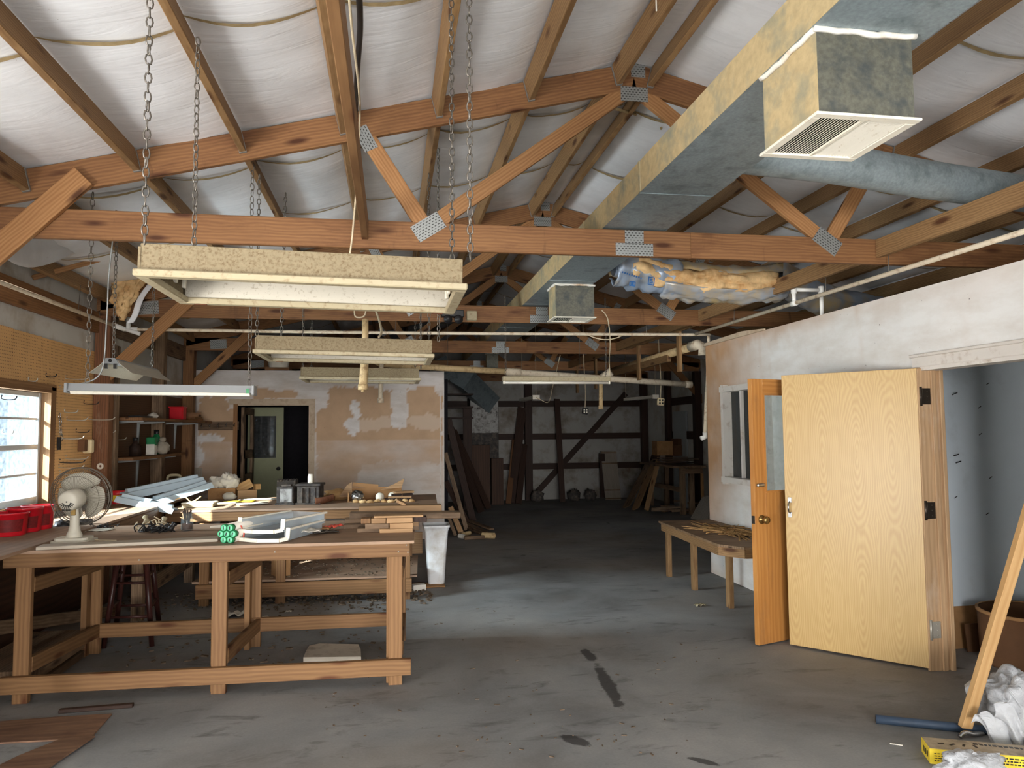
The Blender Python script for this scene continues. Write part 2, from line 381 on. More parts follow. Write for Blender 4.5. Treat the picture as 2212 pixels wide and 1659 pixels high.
M['chrome'] = plain('chrome', srgb(176, 176, 176), .2, 1, .5, .08)
M['bronze'] = plain('bronze_hinge', srgb(70, 62, 54), .4, .7, .4, .12)
M['nickel'] = plain('nickel_hinge', srgb(178, 172, 160), .4, .5, .4, .06)
M['bluewall'] = plain('pale_blue_wall', srgb(222, 232, 240), .6, 0, .3, .03, 2, srgb(200, 208, 214), 2.2, .68)
M['farpanel'] = plain('shaded_grimy_panel', srgb(150, 147, 142), .6, 0, .25, .08, 2, srgb(104, 90, 74), 1.6, .58)  # dirt patches; base also darkened to put the far end's dimness in
M['outerwall'] = plain('pale_panel_wall', srgb(196, 194, 188), .55, 0, .3, .06, 2, srgb(150, 132, 108), 1.6, .6)
M['greenpaint'] = plain('olive_green_paint', srgb(150, 152, 118), .5, 0, .35, .04)
M['greypaint'] = plain('grey_door_paint', srgb(160, 164, 166), .5, 0, .35, .04)
M['whitetrim'] = plain('dirty_white_trim', srgb(222, 216, 208), .5, 0, .35, .04, 5, srgb(176, 158, 140), 9, .64)
M['tantrim'] = plain('tan_trim', srgb(204, 184, 158), .55, 0, .3, .05, 5, srgb(170, 140, 112), 6, .58)
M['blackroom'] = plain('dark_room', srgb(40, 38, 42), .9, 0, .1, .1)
M['slab'] = plain('broken_plaster', srgb(206, 196, 180), .85, 0, .15, .08, 9, srgb(150, 138, 124), 7, .62)
M['bluepipe'] = plain('dark_blue_pipe', srgb(52, 66, 84), .5, 0, .35, .12, 20)
M['alu'] = plain('window_aluminium', srgb(198, 204, 208), .35, .4, .5, .05)
M['frost'] = plain('white_tub', srgb(226, 228, 230), .45, 0, .4, .04, 5, srgb(184, 176, 164), 3, .6)
M['shavings'] = plain('wood_shavings', srgb(176, 138, 92), .9, 0, .1, .3, 40)
M['sawdust'] = plain('floor_litter', srgb(104, 90, 76), .95, 0, .05, .35, 40)
M['wirecover'] = plain('hanger_steel', srgb(150, 152, 150), .45, .5, .4, .12)
M['socketivory'] = plain('ivory_plastic', srgb(226, 208, 168), .45, 0, .35, .04)
M['furnace'] = plain('scuffed_grey_steel', srgb(168, 166, 162), .6, .1, .3, .18, 9, srgb(70, 64, 60), 9, .55)
M['greenbottle'] = plain('green_bottle', srgb(34, 128, 78), .35, 0, .5)
M['labelwhite'] = plain('white_label', srgb(222, 218, 206), .5)
M['fabricbag'] = plain('grey_bag', srgb(166, 156, 142), .8, 0, .1, .18, 12)
M['outside'] = plain('outside_siding', srgb(84, 98, 108), .7, 0, .2, .1, 2)
M['rust'] = plain('rusty_steel', srgb(110, 72, 52), .8, .2, .2, .25, 30)
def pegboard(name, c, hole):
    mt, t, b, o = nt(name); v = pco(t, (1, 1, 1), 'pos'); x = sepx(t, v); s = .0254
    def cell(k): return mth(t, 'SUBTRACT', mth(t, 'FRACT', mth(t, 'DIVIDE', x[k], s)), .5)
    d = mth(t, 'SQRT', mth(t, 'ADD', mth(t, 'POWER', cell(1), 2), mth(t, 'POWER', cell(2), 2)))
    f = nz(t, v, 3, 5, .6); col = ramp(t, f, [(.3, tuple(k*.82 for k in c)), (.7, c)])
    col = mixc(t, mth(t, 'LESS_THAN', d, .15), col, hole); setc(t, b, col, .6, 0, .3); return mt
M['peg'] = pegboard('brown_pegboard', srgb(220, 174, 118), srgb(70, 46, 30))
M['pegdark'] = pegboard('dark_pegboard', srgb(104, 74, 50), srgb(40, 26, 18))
def gusset():
    mt, t, b, o = nt('toothed_plate'); v = pco(t); x = sepx(t, v)
    row = mth(t, 'FLOOR', mth(t, 'DIVIDE', x[1], .016)); sh = mth(t, 'MULTIPLY', mth(t, 'MODULO', row, 2), .012)
    a = mth(t, 'ABSOLUTE', mth(t, 'SUBTRACT', mth(t, 'FRACT', mth(t, 'DIVIDE', mth(t, 'ADD', x[0], sh), .024)), .5))
    c = mth(t, 'ABSOLUTE', mth(t, 'SUBTRACT', mth(t, 'FRACT', mth(t, 'DIVIDE', x[1], .016)), .5))
    h = mth(t, 'MULTIPLY', mth(t, 'LESS_THAN', a, .27), mth(t, 'LESS_THAN', c, .16))
    col = mixc(t, h, srgb(150, 152, 150), srgb(52, 50, 48)); setc(t, b, col, .45, .45, .5); return mt
M['gusset'] = gusset()
def painted(name, base, tan, mid, smudge):
    mt, t, b, o = nt(name); v = pco(t, (1, 1, 1), 'pos'); k = attr(t, 'mask')
    n = nz(t, v, 5, 5, .6); n2 = nz(t, pco(t, (1, 1, 3), 'pos'), 2.2, 5, .65)
    bs = ramp(t, n2, [(.4, base), (.72, smudge)]); tn = ramp(t, n, [(.3, tuple(q*.85 for q in tan)), (.7, tan)])
    col = mixc(t, k, bs, tn); col = mixc(t, attr(t, 'mask2'), col, mid)
    sp = nz(t, v, 34, 2); col = mixc(t, ramp(t, sp, [(.75, (0, 0, 0)), (.8, (.8, .8, .8))]), col, srgb(70, 58, 48))
    setc(t, b, col, .62, 0, .28); return mt
M['backwall'] = painted('drywall_part_painted', srgb(236, 233, 231), srgb(206, 172, 138), srgb(222, 202, 180), srgb(208, 201, 194))
M['rightwall'] = painted('dirty_white_panel', srgb(240, 239, 236), srgb(196, 156, 118), srgb(232, 234, 238), srgb(224, 219, 212))
def glass(name, tint, haze, rough=.05, hs=26):
    mt = bpy.data.materials.new(name); mt.use_nodes = True; t = mt.node_tree; t.nodes.clear()
    o = t.nodes.new('ShaderNodeOutputMaterial'); tr = t.nodes.new('ShaderNodeBsdfTransparent'); tr.inputs[0].default_value = (*tint, 1)
    gl = t.nodes.new('ShaderNodeBsdfGlossy'); gl.inputs['Roughness'].default_value = rough
    df = t.nodes.new('ShaderNodeBsdfTranslucent'); df.inputs[0].default_value = (.72, .86, 1, 1)
    d2 = t.nodes.new('ShaderNodeBsdfDiffuse'); d2.inputs[0].default_value = (.75, .8, .85, 1)
    ad = t.nodes.new('ShaderNodeMixShader'); ad.inputs[0].default_value = .5; t.links.new(df.outputs[0], ad.inputs[1]); t.links.new(d2.outputs[0], ad.inputs[2])
    f = nz(t, pco(t, (1, 1, 1), 'pos'), hs, 5, .65); hz = ramp(t, f, [(.35, (haze*.5,)*3), (.7, (min(1, haze*1.7),)*3)])
    m1 = t.nodes.new('ShaderNodeMixShader'); t.links.new(hz, m1.inputs[0]); t.links.new(tr.outputs[0], m1.inputs[1]); t.links.new(ad.outputs[0], m1.inputs[2])
    m2 = t.nodes.new('ShaderNodeMixShader'); fr = t.nodes.new('ShaderNodeLayerWeight'); fr.inputs[0].default_value = .12; t.links.new(mth(t, 'ADD', mth(t, 'MULTIPLY', mth(t, 'POWER', fr.outputs['Facing'], 4), .5), .03), m2.inputs[0]); t.links.new(m1.outputs[0], m2.inputs[1]); t.links.new(gl.outputs[0], m2.inputs[2])
    t.links.new(m2.outputs[0], o.inputs[0]); return mt
M['glassdirty'] = glass('dusty_window_glass', (.82, .9, .95), .03)
M['glass'] = glass('door_glass', (.85, .9, .9), .06)
M['glassdark'] = glass('grimy_glass', (.5, .48, .42), .1)
M['clearplastic'] = glass('milky_plastic', (.95, .93, .88), .5, .25, .6)
M['jar'] = glass('jar_glass', (.9, .93, .92), .08)
M['bagplastic'] = glass('white_film', (.92, .94, .96), .55, .25)
# ------------------------------------------------------------------ setting
XL, XR, RX = -2.84, 6.08, 1.62          # outer walls, ridge
YF, YB, YE = -1.5, 11.26, 17.02         # front wall, back partition, far wall
XW, YC, WH = 3.58, 7.95, 2.575          # office wall, its far corner, its height
SL = .247
TRY = [1.6+3.05*k for k in range(6)]
CHB, CHT = 2.775, 2.953
def roofz(x): return 4.119-SL*abs(x-RX)
fl = MB(); fl.box((1.6, 7.7, -.05), (9.6, 19.4, .1)); struct(fl, 'floor', M['floor'])
# vinyl liner sagging between the purlins, with fibreglass showing at the sheet seams
PX = [1.478-.604*k for k in range(8)]; PXR = [3.24-x for x in PX]
lines = sorted(PX+PXR); edges = [XL-.1]+lines+[XR+.15]
cb = MB(); seams = MB()
seamY = [-.3, .95, 2.2, 3.42, 5.2, 6.42, 8.25, 9.6, 11.3, 12.6, 14.3, 15.7]
def sag(x0, x1, x, y, i):
    t = (x-x0)/(x1-x0); k = 4*t*(1-t)
    ph = min(abs((y-b)) for b in TRY)
    d = .018+.03*min(1, ph/.5)+.02*noise.noise(V((i*3.1, y*1.1, 0)))
    wv = .010*noise.noise(V((x*3, y*7, i)))+.006*noise.noise(V((x*4, y*17, i)))
    return roofz(x)+.012-k*d+wv*min(1, k*1.5)
for i in range(len(edges)-1):
    x0, x1 = edges[i], edges[i+1]
    if i in (0, len(edges)-2): nu = 6
    else: nu = 9
    nv = 150
    cb.grid(lambda u, v: V((x0+(x1-x0)*u, -1.6+18.7*v, sag(x0, x1, x0+(x1-x0)*u, -1.6+18.7*v, i))), nu, nv)
    for sy in seamY:
        def sf(u, v, sy=sy):
            x = x0+(x1-x0)*u; t = 4*u*(1-u); y = sy+.09*(u-.5)*(1 if x < RX else -1)+(v-.5)*(.012+.022*t)
            return V((x, y, sag(x0, x1, x, y, i)-.004-.014*t))
        seams.grid(sf, 8, 2)
ce = struct(cb, 'ceiling', M['liner']); part(seams, 'insulation_seam', M['insuledge'], ce, 'tan fibreglass strip showing between two liner sheets')
rf = MB(); rf.grid(lambda u, v: V((XL-.3+(XR-XL+.6)*u, -1.6+18.8*v, roofz(XL-.3+(XR-XL+.6)*u)+.16)), 40, 2); struct(rf, 'roof_deck', M['galv'])
# left wall: panel with the window opening, pegboard, lower cladding
W0, W1, WZ0, WZ1 = 5.7, 6.7, 1.05, 1.97
wl = MB()
for (a, b, z0, z1) in ((YF, -1.0, 0, 3.05), (-1.0, 2.5, 2.35, 3.05), (2.5, W0, 0, 3.05), (W0, W1, 0, WZ0), (W0, W1, WZ1, 3.05), (W1, YE, 0, 3.05)):
    wl.box((XL-.06, (a+b)/2, (z0+z1)/2), (.1, b-a, z1-z0))
struct(wl, 'wall_left', M['outerwall'])
pg = MB()
def pegpan(y0, y1, z0, z1): pg.box((XL-.004, (y0+y1)/2, (z0+z1)/2), (.008, y1-y0-.004, z1-z0))
pegpan(4.7, 6.08, WZ1+.03, 2.43); pegpan(6.08, 6.55, WZ1+.03, 2.425); pegpan(6.55, 7.64, WZ1+.03, 2.42); pegpan(W1+.1, 7.64, .96, WZ1+.03); pegpan(4.7, W1+.1, .93, WZ0-.04)
pw = struct(pg, 'wall_left_pegboard', M['peg'])
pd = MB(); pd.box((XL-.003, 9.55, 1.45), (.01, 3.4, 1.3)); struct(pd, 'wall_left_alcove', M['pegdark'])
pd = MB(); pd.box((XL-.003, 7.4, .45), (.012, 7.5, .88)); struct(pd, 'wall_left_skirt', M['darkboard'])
def window(nm, a, b):
    jm = MB(); wd = .12
    jm.box((XL-.05, a-.01, (WZ0+WZ1)/2), (.14, .025, WZ1-WZ0)); jm.box((XL-.05, b+.01, (WZ0+WZ1)/2), (.14, .025, WZ1-WZ0))
    jm.box((XL-.05, (a+b)/2, WZ1+.012), (.14, b-a+.05, .025)); jm.box((XL-.04, (a+b)/2, WZ0-.012), (.16, b-a+.05, .025))
    w = struct(jm, nm, M['pine'])
    tr = MB(); tr.box((XL+.008, b+.06, (WZ0+WZ1)/2), (.016, .085, WZ1-WZ0+.1)); tr.box((XL+.008, (a+b)/2, WZ1+.045), (.016, b-a+.2, .05)); tr.box((XL+.008, (a+b)/2, WZ0-.045), (.016, b-a+.2, .05)); part(tr, 'window_casing', M['pine'], w)
    s = MB(); fx = XL-.075; L = b-a
    for k, (z, h) in enumerate(((WZ0+.035, .06), (WZ0+.47, .045), (WZ1-.02, .04))): s.box((fx, (a+b)/2, z), (.035, L, h), bev=.004)
    for z in (WZ0+.25, WZ0+.70): s.box((fx, (a+b)/2, z), (.025, L, .022), bev=.003)
    for y in (a+.02, b-.02): s.box((fx, y, (WZ0+WZ1)/2), (.04, .04, WZ1-WZ0), bev=.004)
    s.box((fx-.03, b-.055, WZ1-.25), (.02, .03, .45))
    part(s, 'window_sash', M['alu'], w)
    g = MB(); g.box((fx, (a+b)/2, (WZ0+WZ1)/2), (.004, L-.04, WZ1-WZ0-.04)); part(g, 'window_glass', M['glassdirty'], w)
window('window_1', W0, W1)
# office wall on the right with its door opening and a dirt mask
DY0, DY1, DH = 3.42, 4.47, 2.03
def ss(a, b, x): t = max(0, min(1, (x-a)/(b-a))); return t*t*(3-2*t)
def painted_wall(name, mat, fn, u0, u1, z0, z1, holes, maskf, thick, nrm, step=.03):
    # fn(u,z) -> point on the front face; holes are (u0,u1,z0,z1)
    us = sorted(set([round(u0+(u1-u0)*i/max(1, int((u1-u0)/step)), 4) for i in range(int((u1-u0)/step)+1)]+[h for k in holes for h in k[:2]]+[u0, u1]))
    zs = sorted(set([round(z0+(z1-z0)*i/max(1, int((z1-z0)/step)), 4) for i in range(int((z1-z0)/step)+1)]+[h for k in holes for h in k[2:]]+[z0, z1]))
    mb = MB(); vs = []; ids = {}; mk = []
    nn = V(nrm)
    for side in (0, 1):
        for i, a in enumerate(us):
            for j, z in enumerate(zs): ids[(side, i, j)] = len(vs); vs.append(V(fn(a, z))-nn*(thick*side)); mk.append(maskf(a, z))
    def solid(i, j):
        if i < 0 or j < 0 or i >= len(us)-1 or j >= len(zs)-1: return False
        a = (us[i]+us[i+1])/2; z = (zs[j]+zs[j+1])/2
        return not any(h[0] < a < h[1] and h[2] < z < h[3] for h in holes)
    fs = []
    for i in range(len(us)-1):
        for j in range(len(zs)-1):
            if not solid(i, j): continue
            q = [(i, j), (i+1, j), (i+1, j+1), (i, j+1)]
            fs.append([ids[(0, *k)] for k in q]); fs.append([ids[(1, *k)] for k in q][::-1])
            for (di, dj, e) in ((-1, 0, (3, 0)), (1, 0, (1, 2)), (0, -1, (0, 1)), (0, 1, (2, 3))):
                if not solid(i+di, j+dj):
                    a, b = q[e[0]], q[e[1]]; fs.append([ids[(0, *b)], ids[(0, *a)], ids[(1, *a)], ids[(1, *b)]])
    mb.add(vs, fs); o = struct(mb, name, mat)
    for n_, k in (('mask', 0), ('mask2', 1)):
        a = o.data.attributes.new(n_, 'FLOAT', 'POINT'); a.data.foreach_set('value', [q[k] for q in mk])
    return o
def fb(x, y, z, o=4): return noise.fractal(V((x, y, z)), .8, 2.1, o)
def rmask(y, z):
    n = fb(y*1.6, z*1.6, 3)*.5; n2 = fb(y*5, z*5, 9)*.5
    top = ss(.22, .0, WH-z+n*.22+n2*.1)*(.18+.6*ss(4.5, 6.8, y))
    far = ss(6.2, 7.9, y+n*.8)
    clean = math.exp(-((y-6.75)/.75)**2-((z-.78)/.42)**2)*1.3
    low = math.exp(-((z-.2)/.4)**2)*.75
    drip = ss(.35, .8, fb(y*9, z*1.1, 5))*.35*ss(2.5, 2.0, 2.575-z)*.4
    k = max(top, far*(1-min(1, clean+low+n2*.25)), .0)+drip
    blk = .55 if (2.2 < z < 2.36 and False) else 0
    return (max(0, min(1, k)), blk)
WN0, WN1, WNZ0, WNZ1 = 6.52, 7.32, .0, .0
a = at_x(1568, 842, XW); b = at_x(1572, 1035, XW); c = at_x(1622, 1041, XW); WN1 = a.y; WNZ1 = a.z; WNZ0 = b.z; WN0 = WN1-.95
wr = painted_wall('wall_right', M['rightwall'], lambda y, z: (XW, y, z), YF, YC, 0, WH, [(DY0, DY1, -.1, DH), (WN0, WN1, WNZ0, WNZ1)], rmask, .11, (-1, 0, 0), .045)
e = MB(); e.box((XW+1.25, YC-.055, WH/2), (2.4, .11, WH)); struct(e, 'wall_right_return', M['outerwall'])
e = MB(); e.box((XW+1.3, 4.95, 1.25), (2.35, .1, 2.5)); struct(e, 'wall_office', M['bluewall'])
e = MB(); e.box(((XW+XR)/2+.05, 3.2, 2.52), (2.35, 9.3, .05)); struct(e, 'ceiling_office', M['outerwall'])
e = MB(); e.box((XR+.06, (YF+YE)/2, 1.6), (.1, YE-YF, 3.2)); struct(e, 'wall_right_outer', M['outerwall'])
# plywood strip lifted at the far top edge of the office wall
pl = MB(); A = at_x(1545, 742, XW-.02); B_ = at_x(1640, 716, XW-.02)
pl.prism([(YC, WH-.005), (YC-.05, WH+.03), (7.0, WH+.045), (6.55, WH+.01), (6.55, WH-.005)], 0, .02, frame=(V((XW-.03, 0, 0)), V((0, 1, 0)), V((0, 0, 1)), V((1, 0, 0)))); struct(pl, 'trim_3', M['tantrim'])
# window frame in the office wall
fw = MB()
for y in (WN0+.015, WN1-.015): fw.box((XW-.01, y, (WNZ0+WNZ1)/2), (.1, .06, WNZ1-WNZ0+.1))
for z in (WNZ0, WNZ1): fw.box((XW-.012, (WN0+WN1)/2, z), (.11, WN1-WN0+.06, .06))
w2 = struct(fw, 'window_2', M['whitetrim'])
q = MB(); q.box((XW+.02, (WN0+WN1)/2+.16, (WNZ0+WNZ1)/2), (.03, .035, WNZ1-WNZ0)); q.box((XW+.02, (WN0+WN1)/2-.16, (WNZ0+WNZ1)/2), (.03, .035, WNZ1-WNZ0)); part(q, 'window_mullion', M['whitetrim'], w2)
q = MB(); q.box((XW+.04, (WN0+WN1)/2, (WNZ0+WNZ1)/2), (.004, WN1-WN0, WNZ1-WNZ0)); part(q, 'window_glass', M['glassdark'], w2)
# back partition, part painted
pxs = lambda L: [(lambda p: (p.x, p.z))(at_y(400+x/3.687, 660+y/3.687, YB)) for x, y in L]
POLY = [pxs([(1045, 830), (1140, 810), (1150, 670), (1250, 648), (1500, 655), (1640, 680), (1635, 965), (1775, 980), (1765, 655), (1970, 655), (2045, 730), (2055, 1250), (1700, 1230), (1400, 1270), (1350, 1500), (1045, 1560)]),
        pxs([(540, 660), (700, 672), (860, 670), (905, 700), (880, 738), (640, 745), (540, 745)]), pxs([(105, 735), (340, 722), (352, 820), (425, 805), (425, 1500), (100, 1500)])]
SPOT = [(pxs([(1352, 820)])[0], .07, .15), (pxs([(1340, 962)])[0], .12, .12), (pxs([(185, 1055)])[0], .2, .06), (pxs([(110, 1185)])[0], .06, .16), (pxs([(405, 1180)])[0], .04, .2)]
TAPE = [(pxs([q])[0], rr, r2) for q, rr, r2 in (((1450, 955), .2, .12), ((1575, 930), .2, .09), ((1840, 930), .14, .08), ((1945, 935), .2, .14))]
def inpoly(P, x, y):
    r = False; j = len(P)-1
    for i in range(len(P)):
        if (P[i][1] > y) != (P[j][1] > y) and x < (P[j][0]-P[i][0])*(y-P[i][1])/(P[j][1]-P[i][1])+P[i][0]: r = not r
        j = i
    return r
def bmask(x, z):
    jx = x+.05*fb(x*5, z*5, 1)+.02*fb(x*22, z*22, 2); jz = z+.05*fb(x*5, z*5, 7)+.025*fb(x*22, z*22, 5)
    k = 1.0 if any(inpoly(P, jx, jz) for P in POLY) else (.12+.2*max(0, fb(x*2, z*3, 4)) if z > 1.2 else .3+.5*max(0, fb(x*1.3, z*3, 4)))
    if k == 1 and z < 1.5: k = .75+.25*fb(x*2, z*4, 8)
    m2 = 0
    for (c, a, b) in SPOT:
        if ((jx-c[0])/a)**2+((jz-c[1])/b)**2 < 1: k = .05
    for (c, a, b) in TAPE:
        d = ((jx-c[0])/a)**2+((jz-c[1])/b)**2
        if d < .85 and k > .5: m2 = .7
    return (max(0, min(1, k)), m2)
p = at_y(500, 870, YB); q_ = at_y(668, 872, YB); BD0, BD1, BDH = -2.28, at_y(670, 900, YB).x, at_y(600, 873, YB).z
bx1 = at_y(958, 900, YB).x; BH = at_y(700, 801, YB).z
painted_wall('wall_back', M['backwall'], lambda x, z: (x, YB, z), XL, bx1, 0, BH, [(BD0, BD1, -.1, BDH)], bmask, .11, (0, -1, 0), .03)
q = MB(); q.box((bx1+.004, YB+.05, BH/2), (.012, .13, BH)); q.box((bx1-.05, YB-.004, BH/2-.15), (.012, .008, BH-.35)); struct(q, 'trim_4', M['whitetrim'])
# door casing in the back partition
q = MB()
for x in (BD1+.03,): q.box((x, YB-.012, BDH/2), (.075, .024, BDH))
q.box(((BD0+BD1)/2, YB-.012, BDH+.035), (BD1-BD0+.14, .024, .08)); q.box((BD1-.01, YB+.05, BDH/2), (.02, .12, BDH)); q.box(((BD0+BD1)/2, YB+.05, BDH-.01), (BD1-BD0, .12, .02)); struct(q, 'trim_2', M['tantrim'])
q = MB(); q.box((BD0+.03, YB-.012, BDH/2), (.06, .03, BDH)); struct(q, 'trim_5', M['fir'])
# dark room behind the partition
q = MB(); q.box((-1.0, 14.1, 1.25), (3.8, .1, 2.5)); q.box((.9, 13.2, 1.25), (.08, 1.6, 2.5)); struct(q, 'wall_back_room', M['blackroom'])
# far wall
q = MB(); q.prism([(XL-.1, 0), (XR+.1, 0), (XR+.1, roofz(XR)+.1), (RX, roofz(RX)+.14), (XL-.1, roofz(XL)+.1)], 0, .1, 0, (V((0, YE, 0)), V((1, 0, 0)), V((0, 0, 1)), V((0, 1, 0)))); struct(q, 'wall_far', M['farpanel'])
# front wall behind the camera, with the big open door and an added sun blocker outside it
q = MB(); q.box((-1.95, YF-.06, 1.6), (1.9, .1, 3.2)); q.box((4.3, YF-.06, 1.6), (3.8, .1, 3.2)); q.box((1.6, YF-.06, 3.3), (9.2, .1, 1.7)); struct(q, 'wall_front', M['outerwall'])
q = MB(); q.box((.7, -4.2, 2.55), (12, 5.2, .1)); q.box((.7, -6.6, 1.6), (12, .1, 3.2)); struct(q, 'front_sun_blocker', M['galv'])  # unseen slab and wall added to keep sun out of the front opening
q = MB(); q.box((-4.5, -2.2, 2.5), (3.0, 10, .1)); q.box((-6, -3.2, 1.2), (.1, 9.6, 2.6)); struct(q, 'side_sun_blocker', M['galv'])  # unseen slab and wall added to keep sun off the side doorway
q = MB(); q.box((-14, 6, -.15), (22, 40, .1)); struct(q, 'ground_outside', M['outside'])
q = MB(); q.box((-9.5, 9, 1.2), (.2, 22, 2.6)); struct(q, 'wall_neighbour', M['outside'])

# ------------------------------------------------------------------ trusses
def truss(y, lab, detail=True):
    t = thing('roof_truss', lab, 'roof truss', (RX, y, CHB), 'roof trusses across the shop')
    hw = .019
    cz = (CHB+CHT)/2
    part(beam1((XL+.02, y, cz), (2.0 if detail else XR-.02, y, cz), .038, CHT-CHB), 'bottom_chord', M['firdark'], t)
    if detail: part(beam1((2.0, y, cz), (XR-.02, y, cz), .038, CHT-CHB-.001), 'bottom_chord', M['firdark'], t)
    dz = .185
    for sg in (-1, 1):
        xe = XL-.05 if sg < 0 else XR+.05
        part(beam1((RX, y, roofz(RX)-.01-dz/2), (xe, y, roofz(xe)-.01-dz/2), .038, dz*.972), 'top_chord', M['firdark'], t)
    nb = at_y(925, 478, TRY[1]).x-RX; nt_ = at_y(790, 300, TRY[1]).x-RX
    for sg in (1, -1):
        bx = RX+sg*nb; tx = RX+sg*nt_
        part(beam1((bx, y, CHT-.03), (RX+sg*-.03, y, roofz(RX)-.19), .036, .1), 'web', M['fir'], t)
        part(beam1((bx-.02*sg, y, CHT-.03), (tx, y, roofz(tx)-.17), .036, .1), 'web', M['fir'], t)
    if detail:
        def plate(cx, cz, L, H, a):
            q = MB(); d = V((math.cos(a), 0, math.sin(a))); q.box((cx, y-.0215, cz), (L, .003, H), Matrix((d, V((0, 1, 0)), V((-d.z, 0, d.x)))).transposed()); part(q, 'gusset_plate', M['gusset'], t)
        for sg in (1, -1):
            plate(RX+sg*nb, CHT-.03, .2, .115, R(33 if sg > 0 else -33) if nb < 0 and sg > 0 else R(-35))
            plate(RX+sg*(nt_+.0), roofz(RX+sg*nt_)-.2, .16, .09, R(-62 if sg > 0 else 62))
        plate(RX, roofz(RX)-.23, .19, .1, 0); plate(RX+.03, roofz(RX)-.06, .1, .1, 0)
        plate(RX-.02, CHB+.045, .26, .085, 0); plate(RX-.02, CHB+.13, .13, .09, 0)
        plate(XL+.45, CHB+.09, .22, .13, R(4)); plate(XR-.45, CHB+.09, .22, .13, R(-4))
names = ['nearest the camera overhead', 'nearest, above the big light fixture', 'second from the camera, with emergency light on it', 'third from the camera', 'fourth from the camera, dim', 'farthest, against the far wall']
for k in range(1, 6): truss(TRY[k], 'timber fink roof truss with toothed plates, '+names[k], k < 5)
# purlins, hung between the trusses
BAY = ['before the first truss', 'past the first truss', 'past the second truss', 'past the third truss', 'past the fourth truss']
ORD = ['first', 'second', 'third', 'fourth', 'fifth', 'sixth', 'seventh', 'eighth']
for b in range(5):
    for side, xs in (('left', PX), ('right', PXR)):
        for k, x in enumerate(xs):
            if b >= 3 and k > 4: continue
            if side == 'right' and k > 6: continue
            y0 = TRY[b]+.022; y1 = TRY[b+1]-.022
            sg = 1 if x < RX else -1; n = V((-SL*sg, 0, 1)).normalized()
            c = V((x, 0, roofz(x)-.005))-n*.072
            q = MB(); q.beam((c.x, y0, c.z), (c.x, y1, c.z), .038, .14, n, 0, .003)
            o = thing('roof_purlin', f'wooden roof purlin {BAY[b]}, {ORD[k]} {side} of the ridge', 'purlin', (c.x, (y0+y1)/2, c.z-.07), 'roof purlins under the white liner')
            part(q, 'timber', M['purlin'], o)
            if b < 2:
                s_ = n.cross(V((0, 1, 0)))
                for ye in (y0+.012, y1-.012):
                    h = MB()
                    for w_ in (-1, 1): h.box((c.x, ye, c.z), (.002, .02, .14), Matrix((s_, V((0, 1, 0)), n)).transposed()); h.v[-8:] = [v+s_*w_*.021 for v in h.v[-8:]]
                    h.beam((c.x, ye-.01, c.z-.0), (c.x, ye+.01, c.z), .044, .003, n); h.v[-8:] = [v-n*.0715 for v in h.v[-8:]]
                    part(h, 'joist_hanger', M['wirecover'], o)
# joists running along the building at chord level
def joist(x, y0, y1, z, h, w_, mat, lab): single(beam1((x, y0, z), (x, y1, z), w_, h), 'ceiling_joist', M[mat], lab, 'joist', 'joists at bottom chord level')
joist(-.165, TRY[0]+.02, TRY[1]-.021, 2.89, .125, .04, 'pine', 'pale two-by-four running overhead to the nearest truss, left of centre')
joist(3.4, TRY[0]+.02, TRY[1]-.021, 2.885, .13, .04, 'purlin', 'joist from upper right into the nearest truss')
joist(3.4, TRY[1]+.021, TRY[2]-.021, 2.885, .13, .04, 'purlin', 'joist between first and second truss beside torn duct insulation')
joist(3.4, TRY[2]+.021, TRY[3]-.021, 2.885, .13, .04, 'purlin', 'joist beyond the second truss above the white tan pipes')
joist(3.4, TRY[3]+.021, TRY[4]-.021, 2.885, .13, .04, 'purlin', 'joist beyond the third truss, dim')
# posts and knee braces
def post(x, y, z1, wx, wy, mat, lab): single(box1((x, y, z1/2), (wx, wy, z1), None, .004), 'wooden_post', M[mat], lab, 'post')
post(XL+.075, TRY[2]-.02, 2.77, .14, .13, 'postwood', 'brown stained post beside the pegboard')
post(XL+.09, TRY[2]+.14, 2.5, .12, .09, 'oldwood', 'grey weathered post right behind the stained post'); post(XL+.075, 9.4, 2.9, .13, .13, 'oldwood', 'grey weathered post in the shelf alcove')
post(XL+.075, TRY[3]-.02, 2.77, .14, .14, 'firdark', 'post at left wall under the third truss, by back partition')
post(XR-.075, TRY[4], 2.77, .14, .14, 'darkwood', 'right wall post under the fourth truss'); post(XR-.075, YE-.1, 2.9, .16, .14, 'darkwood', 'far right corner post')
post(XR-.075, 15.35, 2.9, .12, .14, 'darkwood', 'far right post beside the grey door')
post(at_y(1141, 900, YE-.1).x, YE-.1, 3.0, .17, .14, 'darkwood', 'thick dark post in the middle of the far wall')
def brace(p0, p1, w_, h, mat, lab): single(beam1(p0, p1, w_, h, (0, 1, 0)), 'knee_brace', M[mat], lab, 'brace', 'knee braces on the trusses')
y = TRY[1]-.045; a = at_y(182, 381, y); b = at_y(-60, 588, y); brace(a, b, .14, .036, 'fir', 'diagonal brace at upper left on the nearest truss')
y = TRY[2]-.045; a = at_y(408, 650, y); b = at_y(212, 828, y); brace(a, b, .12, .036, 'fir', 'diagonal brace from the stained post to the second truss')
y = TRY[3]-.045; a = at_y(544, 715, y); b = at_y(418, 832, y); brace(a, b, .12, .036, 'fir', 'diagonal brace from the third truss to back partition corner')
y = TRY[4]-.045; a = at_y(1440, 778, y); b = at_y(1522, 868, y); brace(a, b, .12, .036, 'firdark', 'diagonal brace at far right post')
